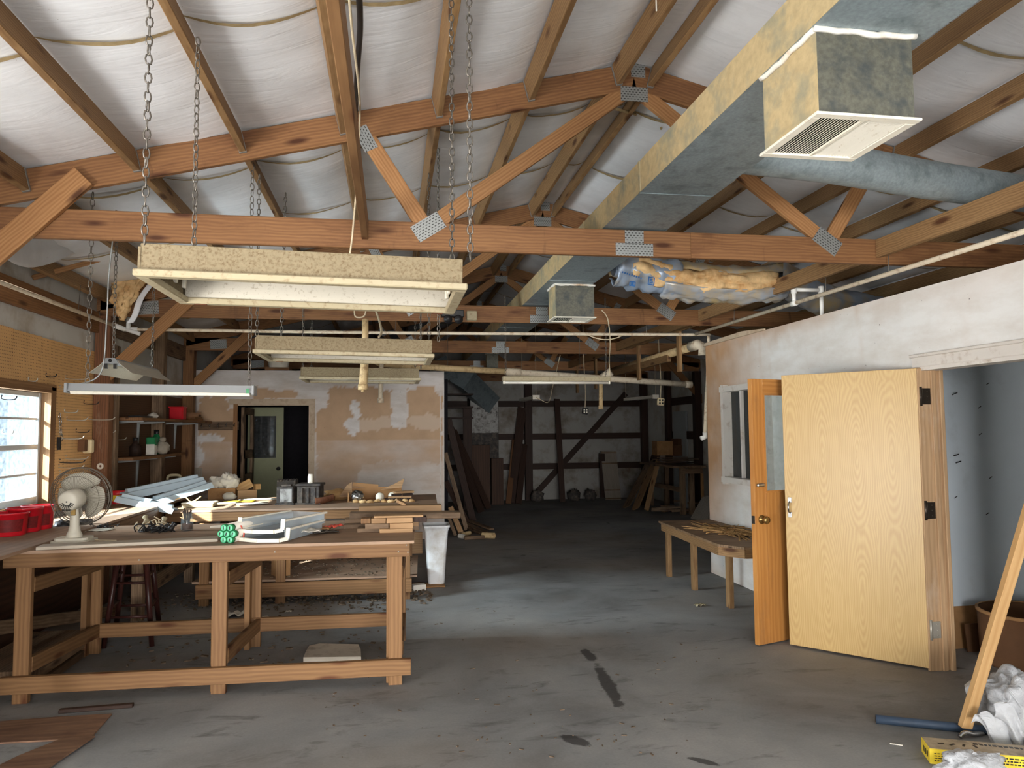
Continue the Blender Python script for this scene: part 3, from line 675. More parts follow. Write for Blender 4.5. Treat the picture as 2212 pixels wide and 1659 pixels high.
# top plate along the left wall
single(beam1((XL+.02, 4.7, 2.7), (XL+.02, TRY[2]-.09, 2.7), .04, .2), 'top_plate', M['firdark'], 'red-brown plank along the top of left wall', 'wall plate')
single(beam1((XL+.02, TRY[2]+.2, 2.72), (XL+.02, TRY[3]-.09, 2.72), .04, .2), 'top_plate', M['oldwood'], 'plank along left wall top inside the shelf alcove', 'wall plate')
# girts and long brace on the far wall
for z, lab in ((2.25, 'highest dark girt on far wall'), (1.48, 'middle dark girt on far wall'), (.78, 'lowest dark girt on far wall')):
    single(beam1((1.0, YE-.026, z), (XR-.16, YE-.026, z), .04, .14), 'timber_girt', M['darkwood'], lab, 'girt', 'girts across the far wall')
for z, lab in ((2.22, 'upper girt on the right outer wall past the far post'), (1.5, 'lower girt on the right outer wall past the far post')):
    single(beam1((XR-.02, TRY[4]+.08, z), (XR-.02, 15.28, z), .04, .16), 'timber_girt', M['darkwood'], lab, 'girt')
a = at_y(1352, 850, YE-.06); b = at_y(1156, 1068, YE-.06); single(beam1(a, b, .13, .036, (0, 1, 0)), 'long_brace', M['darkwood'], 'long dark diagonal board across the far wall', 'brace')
# ------------------------------------------------------------------ air duct
DX0, DX1, DZ0 = 1.39, 1.83, 2.965
DZ1 = at_x(1245, 497, DX0).z
DY0_, DY1_ = 1.9, 14.6
t = thing('air_duct', 'long rectangular metal air duct on top of the roof truss chords, with hanging outlet boxes', 'air duct', (1.6, 7, DZ0))
joints = [DY0_, 3.93, 5.15, 6.37, 7.6, 9.4, 11.8, DY1_]
for a, b in zip(joints, joints[1:]):
    q = MB(); cx, cz = (DX0+DX1)/2, (DZ0+DZ1)/2
    q.box((cx, (a+b)/2, DZ0+.001), (DX1-DX0, b-a-.002, .002), mat=0); q.box((cx, (a+b)/2, DZ1), (DX1-DX0, b-a-.002, .002), mat=1)
    q.box((DX0, (a+b)/2, cz), (.002, b-a-.002, DZ1-DZ0), mat=1); q.box((DX1, (a+b)/2, cz), (.002, b-a-.002, DZ1-DZ0), mat=0)
    q.box((DX0-.002, b-.02, cz), (.006, .03, DZ1-DZ0), mat=1); q.box((cx, b-.012, DZ0-.002), (DX1-DX0, .01, .005), mat=0)
    part(q, 'duct_trunk', [M['galv'], M['galvdust']], t)
def boot(px_l, px_r, ytop, ybot, lab, big):
    p = at_z((px_l+px_r)/2, ytop, DZ0); Y = p.y; x0 = at_y(px_l, (ytop+ybot)/2, Y).x; x1 = at_y(px_r, (ytop+ybot)/2, Y).x; zb = at_y((px_l+px_r)/2, ybot, Y).z
    d = (x1-x0)*(1.0 if big else .8); q = MB(); cz = (DZ0+zb)/2; h = DZ0-zb
    q.box(((x0+x1)/2, Y, cz), (x1-x0, .003, h), mat=0); q.box(((x0+x1)/2, Y+d, cz), (x1-x0, .003, h), mat=0)
    q.box((x0, Y+d/2, cz), (.003, d, h), mat=1); q.box((x1, Y+d/2, cz), (.003, d, h), mat=0)
    bo = part(q, 'outlet_box', [M['galvdark'], M['galvdust']], t, lab)
    s = MB()
    for a, b in (((x0-.012, Y-.008), (x1+.012, Y-.008)), ((x0-.008, Y), (x0-.008, Y+d))):
        pts = []
        for i in range(19):
            k = i/18; pts.append((a[0]+(b[0]-a[0])*k, a[1]+(b[1]-a[1])*k, DZ0-.006+.008*noise.noise(V((k*9, Y, a[0])))))
        s.tube(pts, [.010+.006*abs(noise.noise(V((k*13., Y, 2)))) for k in [i/18. for i in range(19)]], 6)
    part(s, 'sealant_bead', M['sealant'], bo)
    g = MB(); fw_ = .035; ov = .018; gx0, gx1, gy0, gy1 = x0-ov, x1+ov, Y-ov, Y+d+ov; zz = zb-.006
    for (cx_, cy_, sx, sy) in (((gx0+gx1)/2, gy0+fw_/2, gx1-gx0, fw_), ((gx0+gx1)/2, gy1-fw_/2, gx1-gx0, fw_), (gx0+fw_/2, (gy0+gy1)/2, fw_, gy1-gy0-2*fw_), (gx1-fw_/2, (gy0+gy1)/2, fw_, gy1-gy0-2*fw_)): g.box((cx_, cy_, zz), (sx, sy, .01), None, 0, .003)
    mid = (gx0+gx1)/2; g.box((mid, (gy0+gy1)/2, zz), (.012, gy1-gy0-.05, .008))
    gr = part(g, 'grille', M['whiteenamel'], bo)
    nsl = 13 if big else 7; sl = MB()
    for sd in (0, 1):
        for i in range(nsl):
            xx = (gx0+fw_ if sd == 0 else mid+.008)+((mid-gx0-fw_-.01))*(i+.5)/nsl
            sl.box((xx, (gy0+gy1)/2, zz+.004), (.013, gy1-gy0-2*fw_, .0015), Matrix.Rotation(R(-42 if sd == 0 else 42), 3, 'Y'))
    part(sl, 'louver', M['whiteenamel'], bo)
    bk = MB(); bk.box(((x0+x1)/2, Y+d/2, zb+.05), (x1-x0-.01, d-.01, .003)); part(bk, 'damper', M['blacksteel'], bo)
    return Y
boot(1766, 1971, 70, 250, 'largest outlet box, nearest the camera, with white grille', True)
boot(1200, 1283, 614, 684, 'middle outlet box', False)
boot(1052, 1076, 762, 795, 'small far outlet box', False)
q = MB(); P = [(DX1-.02, 3.62, DZ0+.15), (2.5, 3.72, DZ0+.15), (3.2, 3.86, DZ0+.14), (4.2, 4.0, DZ0+.12)]
q.tube(smooth_path(P, 6), .112, 20); part(q, 'branch_duct', M['galv'], t, 'round branch duct')
q = MB(); a = at_y(1000, 812, 15); b = at_y(1040, 868, 16.4); q.beam((.95, 14.4, 2.9), (1.02, 14.6, 2.75), .4, .4, (0, 1, 0)); q.beam((a.x, 15.2, a.z), (b.x+.15, 16.4, b.z), .42, .4, (0, 1, 0)); 
single(q, 'furnace_duct', M['galv'], 'sloping square duct leading down to the furnace cabinet', 'air duct')
# torn flexible duct with its insulation hanging out
Y = 6.15
t = thing('flexible_duct', 'torn silver insulated flexible duct with orange fibreglass hanging out', 'flexible duct', at_y(1500, 620, Y))
def duct_pts(L, Y): return [at_y(x, y, Y+dy) for x, y, dy in L]
P = smooth_path(duct_pts([(1325, 574, 0), (1400, 590, 0), (1500, 607, 0), (1600, 612, 0), (1690, 606, .05)], Y), 8)
def sheath(P, r0, a0, a1, nzs, seed):
    def fn(u, v):
        i = min(len(P)-2, int(u*(len(P)-1))); k = u*(len(P)-1)-i; c = P[i].lerp(P[i+1], k); th = a0+(a1-a0)*v
        rr = r0*(1+nzs*noise.noise(V((u*7, v*5, seed)))+nzs*.6*noise.noise(V((u*19, v*9, seed))))
        return c+V((0, -math.cos(th)*rr, math.sin(th)*rr))
    return fn
q = MB(); q.grid(sheath(P, .15, R(25), R(205), .18, 1), 40, 14); part(q, 'jacket', M['foiltan'], t, 'dusty upper jacket', ('solid', .006))
q = MB(); q.grid(sheath(P[10:], .18, R(-95), R(-28), .22, 4), 40, 10); part(q, 'jacket', M['foil'], t, 'silver lower jacket flap hanging open', ('solid', .005))
q = MB(); q.grid(sheath(P[:14], .165, R(-150), R(60), .25, 6), 24, 12); j = part(q, 'jacket', M['foil'], t, 'shiny left end with blue print', ('solid', .004))
q = MB(); q.grid(lambda u, v: sheath(P[4:30], .128+.03*math.sin(v*3.14), R(-52), R(32+14*noise.noise(V((u*6, 0, 0)))), .35, 9)(u, v), 60, 14); part(q, 'insulation', M['insul'], t, None, ('solid', .03))
q = MB(); q.grid(sheath(P, .095, 0, R(360), .05, 12), 30, 14); part(q, 'inner_core', M['foil'], t)
# printed marks on the jacket: two blue blocks and rows of strokes
q = MB()
for (x, y, w_, h_) in ((1407, 607, 13, 16), (1366, 613, 12, 9)):
    a = at_y(x, y, Y-.19); sx = w_*Y/FPX; sz = h_*Y/FPX
    for (dx, dz, ww, hh) in ((0, sz/2, sx, .008), (0, -sz/2, sx, .008), (-sx/2, 0, .008, sz), (sx/2, 0, .008, sz), (0, 0, sx*.55, .01), (0, sz*.25, sx*.5, .008), (0, -sz*.25, sx*.6, .008)): q.box((a.x+dx, a.y, a.z+dz), (ww, .002, hh), Matrix.Rotation(R(8), 3, 'Y'))
for k in range(9): a = at_y(1345+k*5, 588+k*1.6, Y-.185); q.box(a, (.012, .002, .014), Matrix.Rotation(R(10), 3, 'Y'))
part(q, 'blue_print', M['blueink'], j)
q = MB(); P = smooth_path([at_y(1672, 590, 6.1), at_y(1735, 628, 6.3), at_y(1800, 655, 6.6), at_y(1900, 672, 7.0)], 8); q.grid(sheath(P, .16, 0, R(360), .16, 3), 30, 18)
o = single(q, 'insulated_duct', M['foil'], 'silver jacketed duct run going over the office wall', 'flexible duct')

# ------------------------------------------------------------------ pipes
t = thing('water_pipe', 'long cream plastic water pipe running round the room below the trusses', 'pipe', (0, 7.9, 2.65))
c0 = at_y(268, 711, 7.86); c1 = at_y(1532, 723, 7.98)
ps = at_x(0, 612, XL+.07); n0 = c0+(V((XL+.09, ps.y, ps.z))-c0)*1.6
xr = 3.46; pr_ = at_x(2212, 500, xr); e1 = V((xr, pr_.y, pr_.z)); c1b = V((xr, c1.y-.05, c1.z))
r = .017
q = MB(); q.tube([n0, c0], r, 10); part(q, 'pipe', M['pvc'], t, 'run along the left wall')
q = MB(); q.tube(smooth_path([c0, c0.lerp(c1, .35)+V((0, 0, -.012)), c0.lerp(c1, .7)+V((0, 0, -.008)), c1], 5), r, 10); part(q, 'pipe', M['pvc'], t, 'run across the room')
q = MB(); q.tube([c1b, e1+(e1-c1b)*.5], r, 10); part(q, 'pipe', M['pvc'], t, 'run along the office wall top')
q = MB(); q.tube([n0.lerp(c0, .93), c0, c0.lerp(c1, .02)], r*1.45, 10); q.tube([c0+V((.0, 0, -.0)), c0+V((.16, -.03, -.05))], r*1.2, 8); q.tube([c0+V((0.04, 0, 0)), c0+V((.04, 0, .12))], r*1.3, 8); part(q, 'elbow', M['pvcwhite'], t)
a = at_x(1814, 606, xr); b = at_x(1814, 594, xr)
q = MB(); a = c1b+(e1-c1b)*.47; q.tube([a, a+V((0, 0, .12))], r, 10); q.tube([a+V((0, 0, .12)), a+V((.26, -.0, .12))], r, 10); b = a+V((.26, 0, .12)); q.tube([b, b+V((0, 0, -.26))], r, 10); part(q, 'riser', M['pvcwhite'], t, 'short white loop down into the office')
q = MB()
for c_, d_ in ((a, (e1-c1b).normalized()), (a+V((0, 0, .12)), V((0, 0, -1))), (b, V((0, 0, -1)))): q.tube([c_-d_*.035, c_+d_*.035], r*1.5, 10)
part(q, 'fitting', M['pvcwhite'], t)
d0 = at_y(1531, 735, YC+.05); d1 = at_y(1523, 940, YC+.05)
q = MB(); q.tube([c1, V((d0.x, d0.y, c1.z)), d0, d0.lerp(d1, .62)], r*1.05, 10); q.tube([d0.lerp(d1, .55), d1], r*1.3, 10); part(q, 'drop_pipe', M['pvc'], t, 'drop at the office wall corner')
q = MB(); q.tube([d1+V((0, 0, .03)), d1+V((0, 0, -.02)), d1+V((-.05, -.01, -.035))], r*1.75, 10); part(q, 'elbow', M['pvcwhite'], t)
for p in (n0.lerp(c0, .72), c1b.lerp(e1, .22), c1b.lerp(e1, .58), c1b.lerp(e1, .75), c0.lerp(c1, .43), c0.lerp(c1, .88)):
    part(MB().tube([p+V((.01, 0, -.02)), p+V((-.012, 0, .02)), p+V((0, 0, .24))], .003, 5), 'hanger_wire', M['steel'], t)
# big dust collection pipe
t = thing('dust_pipe', 'thick tan dust collection pipe sloping across the room at mid height', 'pipe', at_y(1200, 812, 10.3))
A = at_y(868, 790, 10.3); B_ = at_y(1100, 803, 10.3); B2 = at_y(1125, 805, 10.3); D = at_y(1494, 831, 10.3)
q = MB(); q.tube([A, B_], .044, 14); q.tube([A+V((-.0, 0, 0)), A+V((-.3, -.1, .02)), A+V((-.55, -.5, .12))], .044, 14); part(q, 'pipe', M['pvctan'], t, 'cream left length')
q = MB(); q.tube([B_, D], .044, 14); part(q, 'pipe', M['pvc'], t, 'dust streaked right length')
for c_, r__ in (([B_.lerp(A, .03), B2], .056), ([D+(B_-D)*.035, D], .052), ([at_y(1300, 817, 10.3), at_y(1320, 803, 10.2)], .06)): part(MB().tube(c_, r__, 14), 'coupling', M['pvc'], t)
for k_ in (.15, .6): c_ = A.lerp(D, k_); part(MB().tube([c_, (c_.x, c_.y, roofz(c_.x)-.02)], .003, 5), 'hanger_wire', M['steel'], t)
q = MB(); a = at_y(1298, 830, 10.25); b = at_y(1298, 876, 10.25); q.tube([at_y(1298, 818, 10.3), b], .03, 12); q.tube([b, at_y(1298, 884, 10.25)], .035, 12); part(q, 'drop_pipe', M['pvctan'], t)
t = thing('dust_drop', 'fat tan drop pipe with screwed cap in front of the smallest hanging fixture', 'pipe', at_y(786, 800, 6.9)); 
q = MB(); q.tube([at_y(789, 760, 6.9), at_y(784, 838, 6.9)], .038, 16); part(q, 'pipe', M['pvctan'], t)
q = MB(); e0 = at_y(784, 830, 6.9); e1_ = at_y(784, 842, 6.9); q.tube([e0, e1_], .046, 8); q.tube([e1_, at_y(783.5, 846, 6.9)], .017, 4); part(q, 'cap', M['pvctan'], t)
q = MB(); q.tube([at_y(789, 760, 6.9), at_y(789, 690, 6.95)], .03, 12); part(q, 'riser', M['pvctan'], t)
t = thing('dust_drop', 'slim cream drop pipe hanging behind the smallest fixture', 'pipe', at_y(823, 830, 9.8))
q = MB(); q.tube([at_y(824, 780, 9.8), at_y(822, 862, 9.8)], .032, 14); part(q, 'pipe', M['pvc'], t)
q = MB(); q.tube([at_y(822, 860, 9.8), at_y(822, 870, 9.8)], .042, 14); part(q, 'cap', M['pvc'], t)
# drain pipe in a timber hanger ladder near the office corner
t = thing('drain_pipe', 'tan drain pipe carried on a wooden hanger ladder beyond the office corner', 'pipe', (3.9, 10, 2.5))
a = at_y(1500, 748, 8.35); X0 = a.x; b = at_x(1322, 801, X0)
q = MB(); q.tube([a, V((X0, b.y, b.z))], .05, 14); part(q, 'pipe', M['pvctan'], t)
q = MB(); q.tube([a+V((-.02, .05, 0)), a+V((.0, -.1, .01)), a+V((.06, -.12, -.02)), a+V((.06, -.12, -.12))], .062, 14); part(q, 'elbow', M['pvc'], t)
for px_, ty in ((1477, 700), (1388, 712), (1293, 750), (1252, 775)):
    p = at_x(px_, 900, X0-.02); q = MB(); q.box((X0-.06, p.y, 2.62), (.035, .09, .56)); part(q, 'hanger_board', M['purlin'], t)
q = MB(); q.beam((X0-.065, TRY[2]+.5, 2.90), (X0-.065, b.y, 2.90), .035, .12); part(q, 'hanger_rail', M['purlin'], t)
q = MB(); q.beam((X0-.03, TRY[2]+1.4, a.z-.07), (X0-.03, b.y, b.z-.06), .05, .09); part(q, 'support_rail', M['purlin'], t)

# ------------------------------------------------------------------ hanging lights
def chain(mb, a, b, pitch=.034, r=.0032, w_=.011):
    a, b = V(a), V(b); d = b-a; n = max(2, int(d.length/pitch)); ax = d.normalized()
    s = ax.cross(V((0, 1, 0))).normalized(); u = ax.cross(s)
    tw = random.random()*6
    for i in range(n):
        c = a+d*((i+.5)/n); ang = tw+(math.pi/2)*i+.25*math.sin(i); x = s*math.cos(ang)+u*math.sin(ang); h = d.length/n*.62
        pts = []
        for k in range(8):
            th = 2*math.pi*k/8; pts.append(c+ax*(h*math.sin(th)*(.95+.1*abs(math.cos(th))))+x*(w_*math.cos(th)))
        mb.tube(pts, r, 4, True)
def troffer(L0, L1, depth, hgt, lab, chains, ends=(), tilt=0.0, lamp=False):
    # L0,L1: near lower corners; width grows away from the camera
    L0, L1 = V(L0), V(L1); ex = (L1-L0).normalized(); ey = V((-ex.y, ex.x, tilt)).normalized(); ez = ex.cross(ey); L = (L1-L0).length
    def P(x, y, z): return L0+ex*x+ey*y+ez*z
    Rm = Matrix((ex, ey, ez)).transposed()
    t = thing('light_fixture', lab, 'hanging light', P(L/2, depth/2, 0), 'wide dusty light fixtures on chains')
    q = MB(); i = .02
    q.box(P(L/2, i, hgt/2+.012), (L-2*i, .004, hgt), Rm); q.box(P(L/2, depth-i, hgt/2+.012), (L-2*i, .004, hgt), Rm)
    q.box(P(i, depth/2, hgt/2+.012), (.004, depth-2*i, hgt), Rm); q.box(P(L-i, depth/2, hgt/2+.012), (.004, depth-2*i, hgt), Rm)
    q.box(P(L/2, depth/2, hgt+.012), (L-2*i, depth-2*i, .004), Rm)
    q.box(P(i-.004, i+.02, hgt*.55), (.008, .05, hgt*.9), Rm)
    part(q, 'housing', M['creamdust'], t)
    q = MB(); w_ = .045
    for (x, y, sx, sy) in ((L/2, w_/2, L, w_), (L/2, depth-w_/2, L, w_), (w_/2, depth/2, w_, depth-2*w_), (L-w_/2, depth/2, w_, depth-2*w_)): q.box(P(x, y, .006), (sx, sy, .026), Rm, 0, .004)
    part(q, 'rim', M['rimcream'], t)
    q = MB(); q.box(P(L/2, depth/2, hgt-.004), (L-.06, depth-.06, .003), Rm)
    q.box(P(L/2, depth-.045, hgt*.55), (L-.06, .003, hgt*1.0), Rm @ Matrix.Rotation(R(18), 3, 'X')); q.box(P(L/2, .045, hgt*.55), (L-.06, .003, hgt), Rm @ Matrix.Rotation(R(-18), 3, 'X'))
    part(q, 'reflector', M['dirtywhite'], t)
    q = MB(); fr = (P(0, 0, 0), ey, ez, ex)
    c = depth/2; q.prism([(c-.07, hgt-.006), (c-.05, hgt-.04), (c+.05, hgt-.04), (c+.07, hgt-.006)], .03, L-.03, 0, fr); part(q, 'ballast_cover', M['whiteenamel'], t)
    for x in (.045, L-.045):
        for k in (.2, .4, .6, .8): part(MB().box(P(x, depth*k, hgt-.035), (.014, .026, .045), Rm, 0, .003), 'lamp_socket', M['whiteenamel'], t)
    if lamp:
        q = MB()
        for k in (.2, .8): q.tube([P(.05, depth*k, hgt-.05), P(L-.05, depth*k, hgt-.05)], .013, 10)
        part(q, 'lamp_tube', M['tube'], t)
    q = MB()
    for x in (.07, L-.1): part(MB().box(P(x+.02, depth-w_/2, -.008), (.05, .018, .004), Rm), 'latch', M['rust'], t)
    for (x, y, top) in chains:
        q = MB(); a = P(x, y, hgt+.01); chain(q, a, (a.x+top[0], a.y+top[1], top[2])); part(q, 'chain', M['steel'], t)
    return t
def zp(x): return roofz(x)-.13
YN = 2.74; a = at_y(285, 590, YN); b = at_y(1010, 622, YN)
troffer(a, b, .6, .1, 'largest dusty fluorescent fixture, nearest the camera, hanging under the first truss', [(.03, .02, (0, 0, 3.45)), (.06, .56, (.0, 0, zp(-.94))), (1.2, .02, (0, 0, 3.8)), (1.17, .5, (0, 0, 3.8))], tilt=.0)
YN = 5.0; a = at_y(545, 760, YN); b = at_y(939, 770, YN)
troffer(a, b, .6, .1, 'middle dusty fixture with flaking white inside, hanging before the second truss', [(.02, .04, (0, 0, zp(-.94))), (.10, .55, (.02, 0, 3.4)), (1.22, .04, (0, 0, 3.6)), (1.18, .55, (0, 0, 3.6))])
YN = 7.5; a = at_y(646, 817, YN); b = at_y(909, 820, YN)
troffer(a, b, .6, .1, 'smallest looking dusty fixture, above the doorway partition', [(.03, .04, (0, 0, 3.3)), (.06, .55, (0, 0, 3.3)), (1.2, .04, (0, 0, 3.5)), (1.16, .55, (0, 0, 3.5))])
# slim LED shop light on the left
YN = 4.87; a = at_y(150, 841, YN); b = at_y(549, 846, YN+.02); ex = (b-a).normalized(); ey = V((-ex.y, ex.x, 0)); ez = ex.cross(ey); L = (b-a).length; Rm = Matrix((ex, ey, ez)).transposed()
t = thing('shop_light', 'slim grey shop light hanging on two chains in front of the left pegboard', 'hanging light', (a+b)/2)
q = MB(); q.prism([(-.055, -.012), (.055, -.012), (.04, .035), (-.04, .035)], 0, L, 0, (a, ey, ez, ex)); part(q, 'housing', M['lightgrey'], t)
q = MB(); q.box(a+ex*.0+ez*.006, (.018, .13, .062), Rm, 0, .004); q.box(b+ez*.006, (.018, .13, .062), Rm, 0, .004); part(q, 'end_cap', M['lightgrey'], t)
q = MB(); q.prism([(-.05, -.013), (-.035, -.03), (.035, -.03), (.05, -.013)], .02, L-.02, 0, (a, ey, ez, ex)); part(q, 'diffuser', M['whiteenamel'], t)
q = MB(); q.box(b-ex*.03-ey*.058+ez*.0, (.02, .002, .03), Rm); part(q, 'green_label', M['green'], t)
for x, px_ in ((.1, 0), (L-.03, 0)):
    q = MB(); c = a+ex*x+ez*.035; chain(q, c, (c.x-.0, c.y, zp(c.x)), .042, .0028, .013); part(q, 'chain', M['steel'], t)
q = MB(); c = a+ex*.05+ez*.03; q.tube(smooth_path([c, c+V((.12, .02, .08)), c+V((.14, .03, .4)), c+V((.15, .02, .7)), c+V((.19, 0, 1.1))], 6), .005, 6); part(q, 'cord', M['wirecover'], t)
# reflector light pointing along the room
a = at_y(239, 792, 5.65); b = at_y(332, 812, 6.85); t = thing('reflector_light', 'white winged reflector lamp on chains in front of the diagonal brace', 'hanging light', (a+b)/2)
ex = (b-a).normalized(); ey = V((0, 0, 1)).cross(ex).normalized()*-1; ez = V((0, 0, 1)); ez = ey.cross(ex).normalized(); ez = ez if ez.z > 0 else -ez; L = (b-a).length
prof = [(-.14, -.045), (-.06, .02), (-.045, .045), (.045, .045), (.06, .02), (.14, -.045)]
q = MB(); q.grid(lambda u, v: (lambda k: a+ex*(L*u)+ey*(prof[min(4, int(k))][0]*(1-(k-min(4, int(k))))+prof[min(4, int(k))+1][0]*(k-min(4, int(k))))+ez*(prof[min(4, int(k))][1]*(1-(k-min(4, int(k))))+prof[min(4, int(k))+1][1]*(k-min(4, int(k)))))(v*5), 1, 5, 0, False)
part(q, 'reflector', M['dirtywhite'], t, None, ('solid', .003))
q = MB(); q.prism([(-.058, .022), (-.03, .062), (.03, .062), (.058, .022)], -.012, .0, 0, (a, ey, ez, ex)); q.prism([(-.05, .03), (-.03, .06), (.03, .06), (.05, .03)], .0, L, 0, (a, ey, ez, ex)); part(q, 'housing', M['lightgrey'], t)
q = MB(); q.cyl(a+ez*.043-ex*.013, a+ez*.043-ex*.016, .012, None, 12); q.box(a+ey*.03+ez*.01, (.02, .02, .05)); q.box(a-ey*.03+ez*.01, (.02, .02, .05)); part(q, 'lamp_socket', M['blacksteel'], t)
for x in (.06, L-.06):
    q = MB(); c = a+ex*x+ez*.062; chain(q, c, (c.x, c.y, zp(c.x))); part(q, 'chain', M['steel'], t)
# narrow strip light in the middle of the room
a = at_y(1085, 821, 8.4); b = at_y(1317, 820, 8.4); t = thing('strip_light', 'narrow cream strip light hanging in the middle of the room below the tan pipe', 'hanging light', (a+b)/2); L = (b-a).length; c = (a+b)/2
q = MB(); q.box(c+V((0, 0, .01)), (L, .1, .055), None, 0, .005); part(q, 'housing', M['rimcream'], t)
q = MB(); q.tube([c+V((-L/2+.03, -.02, -.035)), c+V((L/2-.03, -.02, -.035))], .016, 10); part(q, 'lamp_tube', M['tube'], t)
q = MB(); q.box(c+V((-L/2+.015, -.02, -.03)), (.02, .04, .04)); q.box(c+V((L/2-.015, -.02, -.03)), (.02, .04, .04)); part(q, 'lamp_socket', M['whiteenamel'], t)
for sx in (-1, 1):
    q = MB(); p = c+V((sx*(L/2-.04), 0, .035)); chain(q, p, (p.x, p.y, 3.2)); part(q, 'chain', M['steel'], t)
def small_strip(a, b, lab):
    t = thing('strip_light', lab, 'hanging light', (a+b)/2); q = MB(); q.beam(a, b, .1, .05); part(q, 'housing', M['dirtywhite'], t)
    d = (b-a).normalized(); q = MB(); q.beam(b-d*.02, b+d*.012, .12, .07); part(q, 'end_cap', M['whiteenamel'], t)
    q = MB(); p = b+V((0, 0, .03)); q.tube([p, (p.x, p.y, roofz(p.x)-.04)], .004, 5); part(q, 'cord', M['cordwhite'], t)
    q = MB(); p = a+V((0, 0, .03)); q.tube([p, (p.x, p.y, roofz(p.x)-.04)], .004, 5); part(q, 'cord', M['cordwhite'], t)
small_strip(at_y(1128, 864, 13.2), at_y(1158, 858, 12.1), 'small cream strip light before the dark post on the far wall')
small_strip(at_y(1352, 863, 13.4), at_y(1416, 857, 12.3), 'small white strip light over the far bench')
# outlet boxes on cords
def outlet(x, y, Y, lab, s, top, mat):
    p = at_y(x, y, Y); t = thing('pendant_outlet', lab, 'outlet box', p)
    q = MB(); q.box(p, (s, .05, s*1.05), Matrix.Rotation(R(8), 3, 'Y'), 0, .01); part(q, 'box', M[mat], t)
    q = MB()
    for dx in (-.2, .2):
        for dz in (-.22, .22): q.box(p+V((dx*s, -.026, dz*s)), (s*.24, .004, s*.26))
    part(q, 'receptacle', M['black' if mat == 'socketivory' else 'whiteenamel'], t)
    q = MB(); q.tube(smooth_path([p+V((0, 0, s*.5)), p+V((.01, 0, .35)), p+V((-.01, 0, .8)), V((p.x-.02, p.y, roofz(p.x)-.04))], 5), .007, 6); part(q, 'cord', M['cordwhite'], t)
outlet(1427, 868, 10.4, 'ivory four-socket outlet box hanging on a cord near the far bench', .105, 2.95, 'socketivory')
outlet(1264, 888, 11.6, 'dark outlet box with white sockets hanging on a cord', .1, 2.95, 'black')
# twin-lamp emergency unit and its box on the second truss
yy = TRY[2]-.05; p = at_y(977, 684, yy); t = thing('emergency_light', 'black twin-lamp emergency light on the second truss chord', 'emergency light', p)
q = MB(); q.box(p+V((0, 0, .03)), (.24, .09, .075), None, 0, .008); part(q, 'housing', M['black'], t)
q = MB()
for dx in (-.05, .06): q.cyl(p+V((dx, -.02, -.02)), p+V((dx, -.09, -.045)), .04, .045, 16)
part(q, 'lamp_head', M['black'], t)
q = MB(); q.box(at_y(1019, 682, yy+.01), (.11, .05, .1), None, 0, .006); single(q, 'junction_box', M['rimcream'], 'small cream box on the second truss beside the emergency light', 'electrical box')
# loose cables near the overhead joist and on the trusses
def cable(pts, r, mat, lab, n=6, nm='cable'): q = MB(); q.tube(smooth_path(pts, n), r, 6); return single(q, nm, M[mat], lab, 'cable')
x0 = -.12
cable([at_y(752, -40, 2.9), at_y(760, 60, 3.2), at_y(775, 190, 3.8), at_y(777, 260, 4.4), at_y(770, 400, 4.45), at_y(762, 500, 4.5), at_y(756, 548, 4.5)], .006, 'cordwhite', 'cream cable hanging in a curve beside the overhead two-by-four')
cable([at_y(774, -40, 2.9), at_y(778, 60, 3.3), at_y(772, 150, 3.7), at_y(768, 235, 4.2), at_y(764, 320, 4.55)], .014, 'black', 'thick black cable beside the cream one, top centre')
cable([at_y(765, 668, 7.62), at_y(768, 684, 7.6), at_y(785, 684, 7.6), at_y(790, 672, 7.6), at_y(784, 665, 7.62)], .008, 'cordwhite', 'small loop of cream cable on the second truss chord')
cable([at_y(1300, 670, 7.6), at_y(1313, 690, 7.6), at_y(1318, 740, 7.7), at_y(1316, 780, 8.2), at_y(1318, 812, 8.35)], .006, 'cordwhite', 'cream cord dropping to the right end of middle strip light')
cable([c0.lerp(c1, .765)+V((0, 0, -.006)), c0.lerp(c1, .78)+V((0, -.02, -.05)), c0.lerp(c1, .8)+V((0, -.02, -.07)), c0.lerp(c1, .82)+V((0, -.02, -.05)), c0.lerp(c1, .835)+V((0, 0, -.006))], .007, 'cordwhite', 'cream cord sagging below the cross pipe')
cable([at_y(1210, 768, 11), at_y(1195, 830, 11.5), at_y(1185, 868, 12), at_y(1165, 862, 12), at_y(1158, 858, 12)], .007, 'cordwhite', 'cord curving down to small cream strip light')
cable([at_y(812, 672, 7.6), at_y(820, 695, 7.4), at_y(824, 718, 7.1), at_y(818, 728, 6.95)], .012, 'cordwhite', 'bundle of grey cables above the middle fixture')
cable([at_y(1330, 235, 4.75), at_y(1400, 255, 5.6), at_y(1425, 270, 5.4), at_y(1428, 278, 5.3)], .010, 'insuledge', 'tan rope end sticking out under the ridge')
cable([at_y(20, 640, 6.2), at_y(24, 700, 6.3), at_y(15, 720, 6.3)], .006, 'wirecover', 'grey cable on left wall under the pipe')
single(MB().tube([at_y(1417, -10, 3.6), at_y(1418, 24, 3.6)], .004, 6), 'hanging_rod', M['paper'], 'thin white rod dangling at the ridge, top edge', 'rod')
# ------------------------------------------------------------------ doors
def leaf_frame(a, b):
    a, b = V(a), V(b); ex = (b-a).normalized(); ez = V((0, 0, 1)); ey = ez.cross(ex); return a, ex, ey, ez, (b-a).length
